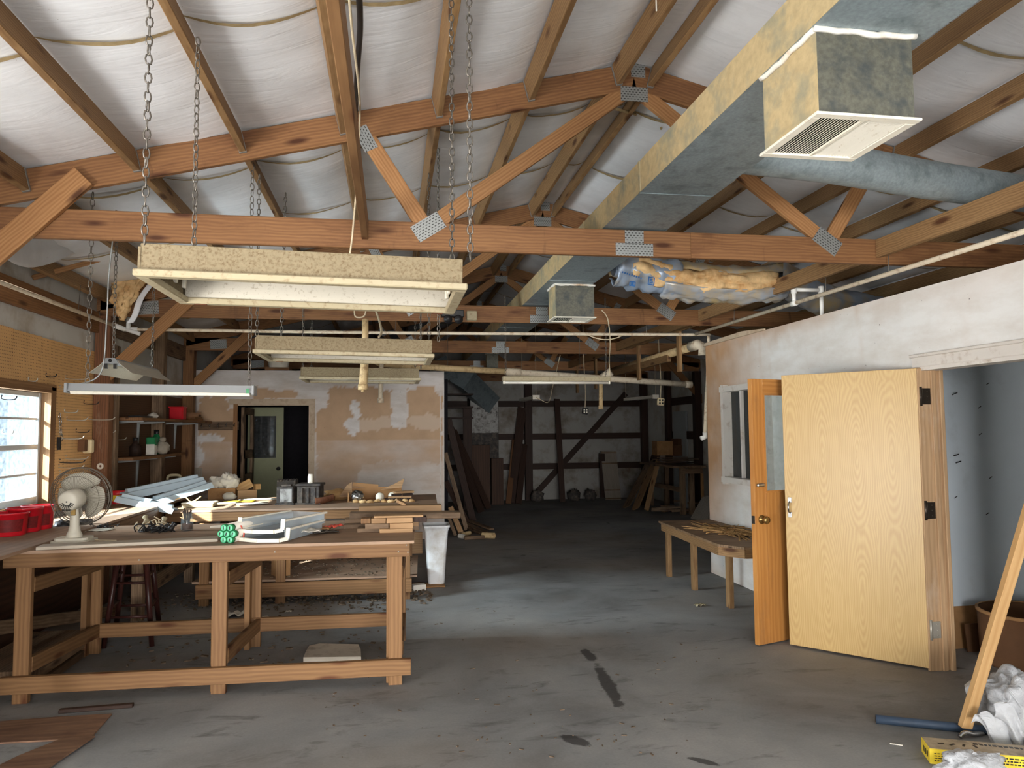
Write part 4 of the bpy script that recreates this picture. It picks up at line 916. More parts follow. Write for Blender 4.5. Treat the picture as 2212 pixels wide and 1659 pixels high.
# casing and jamb of the near office doorway
q = MB(); q.box((3.62, DY1+.004, 1.01), (.17, .024, 2.02), None, 0, .003); q.box((3.575, DY1+.03, 1.03), (.02, .06, 2.06), None, 0, .004); q.box((3.70, DY1-.014, 1.01), (.03, .03, 2.02), None, 0, .004); q.box((3.645, DY1-.014, 1.01), (.035, .014, 2.02), None, 0, .003)
struct(q, 'trim_1', M['trimwood'])
q = MB(); q.box((3.572, (DY1+DY0)/2+.02, DH+.035), (.024, DY1-DY0+.12, .075), None, 0, .006); q.box((3.565, (DY1+DY0)/2+.02, DH+.08), (.035, DY1-DY0+.14, .02), None, 0, .004); q.box((3.63, (DY1+DY0)/2, DH-.01), (.13, DY1-DY0, .03)); struct(q, 'trim_6', M['whitetrim'])
H0 = at_z(2008, 1450, 0); F0 = at_z(1706, 1397, 0); H0.z = F0.z = 0
a, ex, ey, ez, L = leaf_frame(F0, H0); Rm = Matrix((ex, ey, ez)).transposed()
q = MB(); q.box(a+ex*L/2+ey*.02+ez*1.02, (L, .04, 2.005), Rm, 0, .002)
# grain runs up the door: long axis already vertical
d1 = struct(q, 'door_1', M['veneer'])
q = MB(); hp = a+ex*.035-ey*.004
for z in (1.085, .975): q.box(hp+ez*z, (.028, .004, .04), Rm, 0, .001)
q.tube([hp+ez*1.07, hp-ey*.03+ez*1.055, hp-ey*.034+ez*1.03, hp-ey*.03+ez*1.005, hp+ez*.99], .007, 8); part(q, 'pull_handle', M['chrome'], d1)
for k, (z, mt_) in enumerate(((1.83, 'bronze'), (1.06, 'bronze'), (.27, 'nickel'))):
    q = MB(); h = V((H0.x+.012, H0.y-.012, z)); q.box(h+V((.045, .0, 0)), (.06, .006, .11), None, 0, .002); q.cyl(h+V((.004, .0, -.065)), h+V((.004, 0, .065)), .009, None, 10)
    for s_ in (-.035, 0, .035): q.cyl(h+V((.05, .0, s_)), h+V((.05, -.0045, s_)), .005, None, 8)
    part(q, 'hinge', M[mt_], d1)
F2 = at_z(1640, 1398, 0); H2 = V((XW-.01, F2.y+.3, 0)); F2.z = 0
a, ex, ey, ez, L = leaf_frame(F2, H2); Rm = Matrix((ex, ey, ez)).transposed()
g0, g1, gz0, gz1 = .115, L-.115, at_y(1670, 1063, F2.y).z, at_y(1670, 851, F2.y).z
q = MB()
def seg(s0, s1, z0, z1, mb): mb.box(a+ex*(s0+s1)/2+ey*.02+ez*(z0+z1)/2, (s1-s0, .04, z1-z0), Rm, 0, .001)
seg(0, g0, .012, 2.0, q); seg(g1, L, .012, 2.0, q); seg(g0, g1, gz1, 2.0, q); seg(g0, g1, .012, gz0, q); d2 = struct(q, 'door_2', M['orange'])
q = MB(); q.box(a+ex*(g0+g1)/2+ey*.02+ez*(gz0+gz1)/2, (g1-g0, .005, gz1-gz0), Rm); part(q, 'door_glass', M['glass'], d2)
q = MB()
for (s0, s1, z0, z1) in ((g0, g1, gz0-.008, gz0+.008), (g0, g1, gz1-.008, gz1+.008), (g0-.008, g0+.008, gz0, gz1)): q.box(a+ex*(s0+s1)/2-ey*.004+ez*(z0+z1)/2, (s1-s0, .01, z1-z0), Rm)
part(q, 'glazing_bead', M['orange'], d2)
k = at_y(1655, 1122, F2.y+.02); zk = k.z; q = MB(); c = a+ex*.065+ez*zk; q.lathe([(0, 0), (.034, 0), (.032, .008), (.014, .012), (.012, .03), (.027, .038), (.03, .052), (.024, .062), (0, .064)], c, 20, -ey); part(q, 'door_knob', M['brass'], d2)
q = MB(); c = a+ex*.05+ez*(at_y(1642, 1048, F2.y).z); q.box(c-ey*.012, (.075, .024, .024), Rm, 0, .006); q.box(a+ex*.0-ez*0+ey*.02+ez*zk, (.004, .03, .06), Rm); part(q, 'night_latch', M['chrome'], d2)
# doors behind the back partition doorway
Yg = 12.4; x0 = at_y(536, 900, Yg).x; x1 = at_y(613, 900, Yg).x; zt = at_y(570, 880, Yg).z; gx0 = at_y(541, 900, Yg).x; gx1 = at_y(597, 900, Yg).x; gz1 = at_y(570, 899, Yg).z; gz0 = at_y(570, 989, Yg).z
q = MB(); q.box(((x0+gx0)/2, Yg, zt/2), (gx0-x0, .04, zt)); q.box(((x1+gx1)/2, Yg, zt/2), (x1-gx1, .04, zt)); q.box(((gx0+gx1)/2, Yg, (zt+gz1)/2), (gx1-gx0, .04, zt-gz1)); q.box(((gx0+gx1)/2, Yg, gz0/2), (gx1-gx0, .04, gz0))
d3 = struct(q, 'door_3', M['greenpaint']); q = MB(); q.box(((gx0+gx1)/2, Yg, (gz0+gz1)/2), (gx1-gx0, .005, gz1-gz0)); part(q, 'door_glass', M['glassdark'], d3)
k = at_y(602, 1012, Yg); q = MB(); q.lathe([(0, 0), (.03, 0), (.012, .012), (.012, .03), (.03, .045), (.024, .06), (0, .062)], (k.x, Yg-.02, k.z), 14, (0, -1, 0)); part(q, 'door_knob', M['blacksteel'], d3)
q = MB(); q.box((BD0+.12, YB+.45, 1.3), (.04, .8, .12)); q.box((BD0+.12, YB+.1, 1.0), (.04, .12, 2.0)); q.box((BD0+.12, YB+.8, 1.0), (.04, .12, 2.0)); q.box((BD0+.12, YB+.45, .5), (.04, .7, 1.0)); q.box((BD0+.12, YB+.45, 1.95), (.04, .7, .1)); struct(q, 'door_4', M['oldwood'])
q = MB(); q.box((XR-.03, 14.8, 1.0), (.04, .72, 2.0)); d5 = struct(q, 'door_5', M['greypaint'])
# ------------------------------------------------------------------ workbench in front
A1 = R(-2.2); E1 = V((math.cos(A1), math.sin(A1), 0)); E2 = V((-E1.y, E1.x, 0)); O1 = V((-2.25, 4.955, 0))
R1 = Matrix((E1, E2, V((0, 0, 1)))).transposed()
def t1(x, y, z): return O1+E1*x+E2*y+V((0, 0, z))
TZ = .93
tb = thing('workbench', 'big front timber workbench with dusty plywood top', 'workbench', t1(1.2, .5, 0))
q = MB(); q.box(t1(1.16, .46, TZ-.009), (2.48, 1.16, .018), R1); part(q, 'bench_top', M['ply'], tb)
def bm(parent, fr, p, qd, w_, h, nm, mat): part(beam1(fr(*p), fr(*qd), w_, h), nm, M[mat], parent)
for y, nm in ((0, 0), (1.0, 0)):
    for x in (.04, 1.19, 2.28): q = MB(); q.box(t1(x, y+.02, .45), (.089, .04, .9), R1, 0, .003); part(q, 'leg', M['pine'], tb)
    for x in (.03, 1.18, 2.27): q = MB(); q.box(t1(x-.03, y+.06*(1 if y == 0 else -1)+.02*(1 if y else 1), .45), (.04, .07, .9), R1, 0, .003); part(q, 'leg', M['pine'], tb)
bm(tb, t1, (-.06, -.02, .862), (2.37, -.02, .862), .04, .09, 'front_rail', 'pine')
bm(tb, t1, (-.06, -.02, .12), (2.38, -.02, .12), .04, .1, 'stretcher', 'pine')
bm(tb, t1, (.09, 1.06, .862), (2.33, 1.06, .862), .04, .09, 'back_rail', 'oldwood')
bm(tb, t1, (.09, 1.0, .17), (2.26, 1.0, .17), .04, .1, 'stretcher', 'pine')
for x in (.07, 1.22, 2.31):
    bm(tb, t1, (x, .04, .70), (x, 1.0, .66), .036, .09, 'side_rail', 'pine'); bm(tb, t1, (x, .04, .22), (x, 1.0, .17), .036, .09, 'side_rail', 'pine')
for x, z in ((2.35, .89), (2.36, .845), (2.30, .85), (1.53, .87), (.72, .845)): part(MB().cyl(t1(x, -.04, z), t1(x, -.043, z), .005, None, 8), 'nail_head', M['nickel'], tb)
# ------------------------------------------------------------------ bench along the left wall
bt = thing('long_bench', 'long bench built against left wall under the window', 'workbench', (-2.5, 6, 0))
BZ = .95; bxr = -2.13
q = MB(); q.box(((XL+.16+bxr)/2, 7.3, BZ-.01), (bxr-XL-.16, 7.2, .02)); part(q, 'bench_top', M['ply'], bt)
part(beam1((bxr-.0, 5.9, BZ-.085), (bxr, 7.36, BZ-.085), .036, .13), 'front_fascia', M['pine'], bt)
for y in (4.2, 6.95, 8.6, 10.3): part(box1((bxr-.05, y, .46), (.09, .09, .93), None, .003), 'leg', M['oldwood'], bt)
part(beam1((bxr-.03, 7.0, .25), (bxr-.03, 10.2, .25), .04, .14), 'stretcher', M['oldwood'], bt)
part(beam1((XL+.1, 4.5, .5), (XL+.5, 6.9, .1), .04, .09), 'brace', M['oldwood'], bt)
# ------------------------------------------------------------------ second bench
A2 = R(-2.5); F1 = V((math.cos(A2), math.sin(A2), 0)); F2_ = V((-F1.y, F1.x, 0)); O2 = V((-2.1, 7.36, 0)); R2 = Matrix((F1, F2_, V((0, 0, 1)))).transposed()
def t2(x, y, z): return O2+F1*x+F2_*y+V((0, 0, z))
SZ = .9
tb2 = thing('workbench', 'second workbench behind the front one, covered with boxes and papers', 'workbench', t2(1.2, .6, 0))
q = MB(); q.box(t2(1.27, .62, SZ-.009), (2.56, 1.3, .018), R2); part(q, 'bench_top', M['ply'], tb2)
bm(tb2, t2, (.02, .0, .838), (2.50, .0, .838), .04, .09, 'front_rail', 'pine')
bm(tb2, t2, (.3, .0, .14), (2.30, .0, .14), .04, .13, 'stretcher', 'pine')
for x in (.36, 1.06, 2.24):
    part(MB().box(t2(x, .045, .4), (.09, .04, .8), R2, 0, .003), 'leg', M['pine'], tb2)
    part(MB().box(t2(x, 1.2, .4), (.09, .04, .8), R2, 0, .003), 'leg', M['pine'], tb2)
q = MB(); q.box(t2(1.3, .62, .215), (2.1, 1.15, .018), R2); part(q, 'lower_shelf', M['ply'], tb2)
q = MB(); q.box(t2(1.3, 1.23, .36), (2.2, .02, .24), R2); part(q, 'back_board', M['scrap'], tb2)
bm(tb2, t2, (.02, .06, .75), (.75, .5, .3), .036, .09, 'brace', 'pine')
q = MB(); q.box(t2(1.86, -.022, .845), (.016, .002, .075), R2); part(q, 'sticker', M['black'], tb2, 'small black sticker')
# ------------------------------------------------------------------ low side table at the office wall
lt = thing('side_table', 'low wooden table with a clipped corner against the white office wall', 'table', (3.2, 7, 0)); LZ = .6
q = MB(); q.prism([(2.95, 7.9), (2.86, 6.2), (3.0, 5.98), (XW-.02, 5.98), (XW-.02, 7.9)], LZ-.02, LZ); part(q, 'table_top', M['oldwood'], lt)
q = MB(); q.beam((2.97, 7.85, LZ-.06), (2.88, 6.22, LZ-.06), .02, .08); q.beam((2.88, 6.22, LZ-.06), (3.02, 6.0, LZ-.06), .02, .08); q.beam((3.02, 6.0, LZ-.06), (XW-.03, 6.0, LZ-.06), .02, .08); q.v = q.v; part(q, 'apron', M['purlin'], lt)
for (x, y) in ((3.03, 7.82), (3.03, 7.13), (3.04, 6.36)): part(box1((x, y, (LZ-.02)/2), (.045, .07, LZ-.02), None, .002), 'leg', M['purlin'], lt)
q = MB()
for i in range(70): q.tube(bez(*[V((3.3+.16*random.gauss(0, 1)*.8, 6.9+.45*random.gauss(0, 1)*.6, LZ+.006+abs(random.gauss(0, .012)))) for _ in range(4)], n=5), .003+.004*random.random(), 4)
q.v = [V((min(p.x, XW-.03), min(max(p.y, 6.05), 7.85), max(p.z, LZ+.001))) for p in q.v]
single(q, 'wood_shavings', M['shavings'], 'heap of dry wood shavings on the low side table', 'shavings', kind='stuff')
# ------------------------------------------------------------------ stool
st = thing('bar_stool', 'dark wooden stool standing under the front workbench', 'stool', (-2.0, 6.4, 0))
ft = [V((-2.15, 6.1, 0)), V((-1.8, 6.08, 0)), V((-1.88, 6.55, 0)), V((-2.22, 6.55, 0))]; cn = sum(ft, V())/4
hd = [cn+(p-cn)*.55+V((0, 0, .74)) for p in ft]
for p, h in zip(ft, hd): part(MB().tube([p, h], [.019, .023], 10), 'leg', M['stoolwood'], st)
for z1, z2 in ((.22, .27), (.47, .50)):
    for i in range(4):
        z = z1 if i % 2 == 0 else z2; p = ft[i].lerp(hd[i], z/.74); e = ft[(i+1) % 4].lerp(hd[(i+1) % 4], z/.74); part(MB().tube([p, e], .011, 8), 'rung', M['stoolwood'], st)
part(MB().lathe([(0, 0), (.15, .0), (.165, .012), (.165, .026), (.15, .036), (0, .034)], cn+V((0, 0, .735)), 28), 'seat', M['stoolwood'], st)
# ------------------------------------------------------------------ waste bin
c = V((.475, 8.0, 0)); bn = thing('waste_bin', 'tall pale tapered plastic bin standing on floor past the workbenches', 'bin', c)
def rr(w_, d_, r_, n=4):
    o = []
    for cx, cy, a0 in ((w_/2-r_, d_/2-r_, 0), (-w_/2+r_, d_/2-r_, 90), (-w_/2+r_, -d_/2+r_, 180), (w_/2-r_, -d_/2+r_, 270)):
        for i in range(n+1): an = R(a0+90*i/n); o.append((cx+r_*math.cos(an), cy+r_*math.sin(an)))
    return o
q = MB(); prof = [(0, .165, .2), (.02, .175, .21), (.3, .205, .25), (.56, .245, .3), (.6, .27, .32), (.605, .285, .335), (.625, .285, .335), (.625, .265, .315), (.59, .25, .3), (.3, .195, .24), (.02, .165, .2)]
rings = [[V((c.x+x*1.0, c.y+y, z)) for x, y in rr(w_, d_, .035)] for z, w_, d_ in prof]; n = len(rings[0]); vs = [p for r_ in rings for p in r_]
fs = [tuple(range(n))[::-1]]+[(i*n+j, i*n+(j+1) % n, (i+1)*n+(j+1) % n, (i+1)*n+j) for i in range(len(rings)-1) for j in range(n)]+[tuple(range((len(rings)-1)*n, len(rings)*n))]
q.add(vs, fs, None, True); part(q, 'bucket', M['frost'], bn)
# ------------------------------------------------------------------ fan
fc = at_z(160, 1170, TZ); fc = V((fc.x, fc.y, TZ)); fan = thing('desk_fan', 'cream oscillating desk fan seen from behind on the front workbench', 'fan', fc)
q = MB(); q.prism(rr(.24, .17, .03), 0, .014, 0, (fc, R1 @ V((1, 0, 0)), R1 @ V((0, 1, 0)), V((0, 0, 1)))); q.prism(rr(.2, .14, .03), .012, .03, 0, (fc, V((1, 0, 0)), V((0, 1, 0)), V((0, 0, 1)))); part(q, 'base', M['fanplastic'], fan)
q = MB(); q.lathe([(0, .02), (.055, .02), (.042, .055), (.034, .07), (.033, .09), (.028, .1), (.026, .2), (.026, .24), (0, .24)], fc, 20); part(q, 'stand', M['fanplastic'], fan)
ctr = at_y(177, 1071, fc.y+.06); nrm = V((.1, .98, .12)).normalized(); hx = V((0, 0, 1)).cross(nrm).normalized(); hy = nrm.cross(hx)
fc2 = V((fc.x+.005, fc.y-.0, ctr.z))
mo = ctr-nrm*.10
q = MB(); q.lathe([(0, -.085), (.05, -.083), (.062, -.07), (.066, -.03), (.066, .03), (.05, .07), (0, .075)], mo, 28, nrm); q.box(V((fc.x, fc.y, fc.z+.245)).lerp(mo, .5), (.05, .05, .06)); part(q, 'motor_housing', M['fanplastic'], fan)
q = MB(); bk = mo-nrm*.0855
for k in range(9): an = R(200+k*17.5); d = hx*math.cos(an)+hy*math.sin(an); q.beam(bk+d*.022, bk+d*.046, .005, .003, nrm)
for k in range(8): q.beam(bk+hx*(-.024+k*.007)-hy*.047, bk+hx*(-.024+k*.007)-hy*.058, .0035, .003, nrm)
q.cyl(bk, bk-nrm*.002, .005, None, 8)
part(q, 'vent_slots', M['black'], fan)
RF = .188
q = MB()
for rr_, dz, r_ in ((RF, .0, .0032), (RF*.985, .02, .0025), (RF, -.03, .003), (.055, -.075, .002), (.05, .07, .002), (RF*.72, .055, .0016), (RF*.75, -.068, .0018)):
    q.tube([ctr+nrm*dz+(hx*math.cos(2*math.pi*i/40)+hy*math.sin(2*math.pi*i/40))*rr_ for i in range(40)], r_, 5, True)
part(q, 'guard_ring', M['wire'], fan)
for nm, z0, z1, zz in (('rear_guard', -.08, -.03, -.078), ('front_guard', .072, .0, .062)):
    q = MB()
    for i in range(84):
        an = 2*math.pi*i/84; an2 = an+.12; d = hx*math.cos(an)+hy*math.sin(an); d2_ = hx*math.cos(an2)+hy*math.sin(an2)
        q.tube([ctr+d*.05+nrm*z0, ctr+(d*.6+d2_*.4)*RF*.72+nrm*zz*.9, ctr+d2_*RF*.95+nrm*(zz*.45), ctr+d2_*RF+nrm*z1], .0011, 3, caps=False)
    part(q, nm, M['wire'], fan)
q = MB(); q.lathe([(0, .076), (.045, .074), (.05, .07), (.045, .066), (0, .066)], ctr, 20, nrm); part(q, 'front_badge', M['fanplastic'], fan)
for k in range(3):
    q = MB(); a0 = R(75+120*k)
    def bl(u, v):
        r_ = .03+.125*u; wv = R(26+34*math.sin(u*2.4)); an = a0+(v-.5)*2*wv+u*.25
        return ctr+(hx*math.cos(an)+hy*math.sin(an))*r_+nrm*(-.005+.03*(v-.5))
    q.grid(bl, 8, 8); part(q, 'blade', M['bladeplastic'], fan, None, ('solid', .002))
part(MB().lathe([(0, -.02), (.032, -.02), (.032, .02), (.02, .03), (0, .03)], ctr, 18, nrm), 'hub', M['bladeplastic'], fan)
q = MB(); q.box(fc+V((-.0, -.026, .19)), (.03, .012, .04), None, 0, .003); part(q, 'tilt_knob', M['brass'], fan)
q = MB(); q.tube(smooth_path([fc+V((.1, .02, .006)), fc+V((.18, -.02, .006)), fc+V((.27, -.05, .006))], 5), .004, 6); part(q, 'cord', M['cordwhite'], fan)
# ------------------------------------------------------------------ things on the front bench
def on1(x, y): p = at_z(x, y, TZ); return V((p.x, p.y, TZ))
def on2(x, y): p = at_z(x, y, SZ); return V((p.x, p.y, SZ))
def onw(x, y): p = at_z(x, y, BZ); return V((p.x, p.y, BZ))
a = on1(76, 1190); b = on1(470, 1171); c = on1(465, 1161); d = on1(95, 1178)
q = MB(); ex = (b-a).normalized(); ey = V((-ex.y, ex.x, 0)); q.box((a+b)/2+ey*.07+V((0, 0, .011)), ((b-a).length, .13, .02), Matrix((ex, ey, V((0, 0, 1)))).transposed(), 0, .003); single(q, 'board', M['pale'], 'long pale grey board lying along the front edge of front bench', 'board')
for k, (x, y, r_) in enumerate(((26, 1152, .115), (60, 1144, .11), (88, 1138, .105))):
    p = onw(x, y+2); p.x = max(p.x, XL+.28); p.y -= .05
    t = thing('plastic_tub', ['red plastic tub nearest the camera below the window', 'middle red plastic tub with dark label below the window', 'farthest red plastic tub with label below the window'][k], 'tub', p, 'red tubs under the window')
    q = MB(); h = .155 if k else .14; q.lathe([(0, 0), (r_*.86, 0), (r_*.88, .008), (r_, h), (r_*1.04, h+.001), (r_*1.04, h+.012), (r_*.98, h+.012), (r_*.85, .012), (0, .01)], p, 28); part(q, 'body', M['red'], t)
    def lb(u, v): an = R(-105+85*u); rr_ = r_*(.905+.075*v)+.002; return p+V((math.cos(an)*rr_, math.sin(an)*rr_, .03+.08*v))
    q = MB(); q.grid(lb, 10, 3); part(q, 'label', M['redlabel'], t)
# tangled flex
def tangle(c, rx, ry, h, n, r, mat, lab, seed, nm='tangled_cord', zb=TZ):
    rnd = random.Random(seed); q = MB()
    for _ in range(n):
        pts = []; a0 = rnd.random()*6; rr_ = .4+.5*rnd.random(); ox, oy = rnd.uniform(-.5, .5)*rx, rnd.uniform(-.5, .5)*ry
        for i in range(9): an = a0+i*rnd.uniform(.5, .9); pts.append((c.x+ox+rx*rr_*.6*math.cos(an), c.y+oy+ry*rr_*.6*math.sin(an), zb+r+h*abs(noise.noise(V((i*.7, seed+_, 1)))) ))
        q.tube(smooth_path(pts, 5), r, 5)
    return single(q, nm, M[mat], lab, 'cord')
tangle(on1(330, 1150), .16, .1, .1, 9, .005, 'black', 'tangled black flex with plugs in the middle of front bench', 3)
tangle(on1(335, 1146), .15, .1, .13, 4, .0045, 'cordwhite', 'yellowed flex tangled over the black flex', 5)
for k, (x, y) in enumerate(((318, 1135), (352, 1140), (366, 1152))):
    p = on1(x, y); q = MB(); q.lathe([(0, 0), (.018, 0), (.02, .02), (.014, .045), (.02, .05), (.02, .06), (0, .062)], p+V((0, 0, .02)), 12, (.4*(k-1), .5, .7)); single(q, 'lamp_socket', M['rimcream' if k < 2 else 'black'], ['cream socket standing in the cord tangle', 'cream socket in the middle of the cord tangle', 'black socket at right end of the cord tangle'][k], 'lamp socket')
tangle(on1(225, 1140), .14, .12, .05, 7, .0025, 'black', 'thin dark wires curled behind the fan', 8)
q = MB(); p = on1(185, 1138); q.box(p+V((0, 0, .03)), (.09, .05, .055), rz(.3), 0, .005); single(q, 'power_adapter', M['black'], 'black power adapter block behind the fan stem', 'adapter')
q = MB(); p = on1(135, 1142); q.blob(p+V((0, 0, .02)), (.06, .05, .04), .5, 3, 2, 8, -.018); single(q, 'black_rag', M['black'], 'crumpled black rag left of the fan stem', 'rag')
for k, (x, y, w_, d_, a_) in enumerate(((150, 1150, .22, .14, .2), (210, 1146, .2, .12, -.3), (120, 1147, .16, .1, .6))):
    p = on1(x, y); q = MB(); q.grid(lambda u, v: p+rz(a_) @ V(((u-.5)*w_, (v-.5)*d_, .004+.012*abs(noise.noise(V((u*3, v*3, k)))))), 6, 6); single(q, 'paper_scrap', M['paper'] if k != 2 else M['card'], ['white paper scrap under the fan', 'white paper scrap right of the fan', 'brown paper scrap left of the fan'][k], 'paper', None, ('solid', .002))
a = on1(-20, 1163); b = on1(140, 1150); q = MB(); q.beam(a+V((0, 0, .006)), b+V((0, 0, .006)), .04, .01); single(q, 'metal_strip', M['lightgrey'], 'white strip of trim lying on front bench by the red tubs', 'strip')
# jar of brushes
p = on1(404, 1146); t = thing('glass_jar', 'glass jar of nails and brushes on the front bench', 'jar', p)
q = MB(); q.lathe([(0, 0), (.038, 0), (.042, .01), (.042, .085), (.033, .105), (.034, .125), (.031, .125), (.03, .105), (.038, .085), (.038, .012), (0, .008)], p, 22); part(q, 'glass', M['jar'], t)
q = MB(); q.lathe([(0, .01), (.036, .01), (.036, .05), (0, .055)], p, 16); part(q, 'nails', M['rust'], t)
q = MB()
for k in range(7): an = k*.9; d = V((math.cos(an)*.022, math.sin(an)*.022, 0)); q.tube([p+d*.4+V((0, 0, .03)), p+d*1.25+V((0, 0, .13+.03*random.random()))], .004, 6)
part(q, 'brush_handle', M['darkwood'], t)
# bundle of lamp tubes with green ends
a = on1(495, 1172); b = on1(600, 1128); a.z += 0; d = V((.32, .95, .0)).normalized(); sd = V((d.y, -d.x, 0)); Lb = .62
t = thing('tube_bundle', 'bundle of seven green-ended tubes held by red straps on front bench', 'tube bundle', a)
rt = .021; offs = [(0, 0), (2, 0), (-1, 1.74), (1, 1.74), (3, 1.74), (0, 3.48), (2, 3.48)]
for i, j in offs:
    c = a+sd*(i-1)*rt*1.02+V((0, 0, rt+j*rt*1.02)); part(MB().tube([c, c+d*Lb], rt, 16), 'tube', M['tube'], t)
    q = MB(); q.tube([c-d*.03, c+d*.002], rt*1.04, 16); e = part(q, 'end_cap', M['green'], t)
    q = MB(); q.tube([c-d*.033, c-d*.03], rt*.86, 16); part(q, 'cap_face', M['greenlight'], e)
    q = MB(); q.beam(c-d*.0345-V((0, 0, rt*.45))-sd*.004*(i % 2), c-d*.0345+V((0, 0, rt*.45)), .006, .003, d); part(q, 'pin_slot', M['black'], e)
q = MB()
for k in (.06, .55):
    ring = [a+d*k+sd*x*rt+V((0, 0, z*rt)) for x, z in ((-1.3, -.0), (1.6, 0), (3.1, 1.4), (3.2, 2.4), (2.2, 4.6), (-1.2, 4.6), (-3.1, 3.2), (-3.1, 2.2))]; q.tube(ring, .005, 5, True)
part(q, 'strap', M['strap'], t)
# two clear refrigerator drawers nested on the front bench
def drawer(p, ang, lift, lab):
    t = thing('clear_bin', lab, 'drawer', p); m_ = rz(ang); w_, d_, h = .30, .5, .075
    def Q(x, y, z): return p+m_ @ V((x, y, z+lift+.10*lift*0))
    q = MB()
    wl_ = [((-w_/2, 0), (-w_/2+.02, d_)), ((w_/2, 0), (w_/2-.02, d_))]
    def wall(A_, B_): q.grid(lambda u, v: Q(A_[0]+(B_[0]-A_[0])*u+0, A_[1]+(B_[1]-A_[1])*u, h*v), 4, 2, 0, False)
    for A_, B_ in wl_: wall(A_, B_)
    wall((-w_/2+.02, d_), (w_/2-.02, d_)); q.grid(lambda u, v: Q((-w_/2+.01)+(w_-.02)*u, d_*v, .004), 3, 3, 0, False); part(q, 'tray', M['clearplastic'], t, None, ('solid', .004))
    q = MB(); fr_ = [Q(-w_/2-.02, -.0, .02), Q(-w_/2+.01, -.045, .012), Q(0, -.07, .01), Q(w_/2-.01, -.045, .012), Q(w_/2+.02, 0, .02)]
    for i in range(4): q.beam(fr_[i], fr_[i+1], .02, .022)
    up_ = [Q(-w_/2-.02, 0, .02), Q(-w_/2-.02, .01, h+.01)]; q.beam(*up_, .024, .024, (0, 1, 0)); q.beam(Q(w_/2+.02, 0, .02), Q(w_/2+.02, .01, h+.01), .024, .024, (0, 1, 0)); q.beam(Q(-w_/2-.02, .01, h), Q(-w_/2, d_, h), .014, .012); q.beam(Q(w_/2+.02, .01, h), Q(w_/2, d_, h), .014, .012); part(q, 'frame', M['whiteenamel'], t)
p = on1(568, 1171); drawer(p+V((.0, .03, 0)), R(-24), .004, 'lower white framed clear plastic drawer on front bench'); drawer(p+V((-.025, .06, .045)), R(-30), .012, 'upper white framed clear plastic drawer nested on the lower one')
q = MB(); p = on1(630, 1145); q.grid(lambda u, v: p+V(((u-.5)*.3, (v-.5)*.16, .025+.06*abs(noise.noise(V((u*3, v*3, 2))))+.05*(1-u))), 14, 8); single(q, 'plastic_sheet', M['clearplastic'], 'loose clear yellowed film over the drawers edge', 'plastic film', None, ('solid', .002))
for k, (x, y, w_, a_, mt_) in enumerate(((702, 1152, .17, .3, 'dustyblack'), (690, 1147, .16, -.2, 'card'), (720, 1145, .1, .9, 'strap'), (672, 1158, .12, .1, 'paper'))):
    p = on1(x, y); q = MB(); q.grid(lambda u, v: p+rz(a_) @ V(((u-.5)*w_, (v-.5)*.1, .008+.025*abs(noise.noise(V((u*3, v*3, k+4))))+.008*k)), 8, 6); single(q, 'packet', M[mt_], ['grey foil packet on the front bench', 'brown paper packet beside grey foil packet', 'small red packet on top of the brown packet', 'crumpled white wrapper left of the packets'][k], 'packet', None, ('solid', .003))
p = on1(505, 1137); q = MB(); q.prism([(-.16, -.04), (.0, -.06), (.14, -.03), (.17, .05), (-.02, .04)], 0, .012, 0, (p, V((1, 0, 0)), V((0, 1, 0)), V((0, 0, 1)))); single(q, 'tile_scrap', M['paper'], 'pale flat offcut near the back edge of front bench', 'offcut')
# stack of offcuts at the right back corner of the front bench
st_ = [(1000, 60)]
def block(x0, x1, ybot, ytop, Y, dep, lab, mat='scrap', nm='wood_offcut', ang=0, grp='offcuts stacked on the front bench'):
    a = at_y(x0, ybot, Y); b = at_y(x1, ybot, Y); h = at_y((x0+x1)/2, ytop, Y).z-at_y((x0+x1)/2, ybot, Y).z
    q = MB(); q.box(((a.x+b.x)/2, Y+dep/2, (a.z+b.z)/2+h/2), (b.x-a.x, dep, h), rz(ang), 0, .002); return single(q, nm, M[mat], lab, 'offcut', grp)
zy = on1(850, 1151).y
def lay(z0, th, rows, Yb):
    for (x0, x1, dy, dep, lab, mat) in rows:
        Y = Yb+dy; a = at_y(x0, 1140, Y).x; b = at_y(x1, 1140, Y).x; q = MB(); q.box(((a+b)/2, Y+dep/2, z0+th/2-.0005), (b-a, dep, th-.001), rz(-.03), 0, .002); single(q, 'wood_offcut', M[mat], lab, 'offcut', 'offcuts stacked on the front bench')
lay(TZ, .028, [(820, 892, 0, .09, 'lowest front offcut of the stack, at bench edge', 'scrap'), (772, 835, .06, .12, 'lowest left offcut of the stack', 'oldwood'), (845, 905, .12, .1, 'lowest rear offcut of the stack', 'oldwood')], zy)
lay(TZ+.028, .036, [(842, 893, .0, .09, 'thick end block in the middle of the stack front', 'scrap'), (789, 840, .02, .1, 'block left of the thick end block', 'oldwood'), (846, 905, .11, .1, 'rear block in the middle layer', 'scrap')], zy)
lay(TZ+.064, .036, [(835, 892, .01, .1, 'upper end block of the stack front', 'scrap'), (802, 834, .02, .09, 'upper block left of the end block', 'scrap'), (780, 801, .03, .08, 'short block at upper left of stack', 'pine'), (894, 922, .03, .09, 'dark block at upper right of stack', 'darkwood')], zy)
lay(TZ+.100, .014, [(808, 915, .02, .12, 'thin board lying across the stack top', 'scrap')], zy)
lay(TZ, .03, [(742, 800, .28, .12, 'offcut at left rear of the stack', 'oldwood'), (760, 905, .42, .1, 'long low offcut behind the stack', 'oldwood')], zy)
lay(TZ+.03, .03, [(745, 870, .36, .12, 'long offcut on top behind the stack', 'oldwood')], zy)
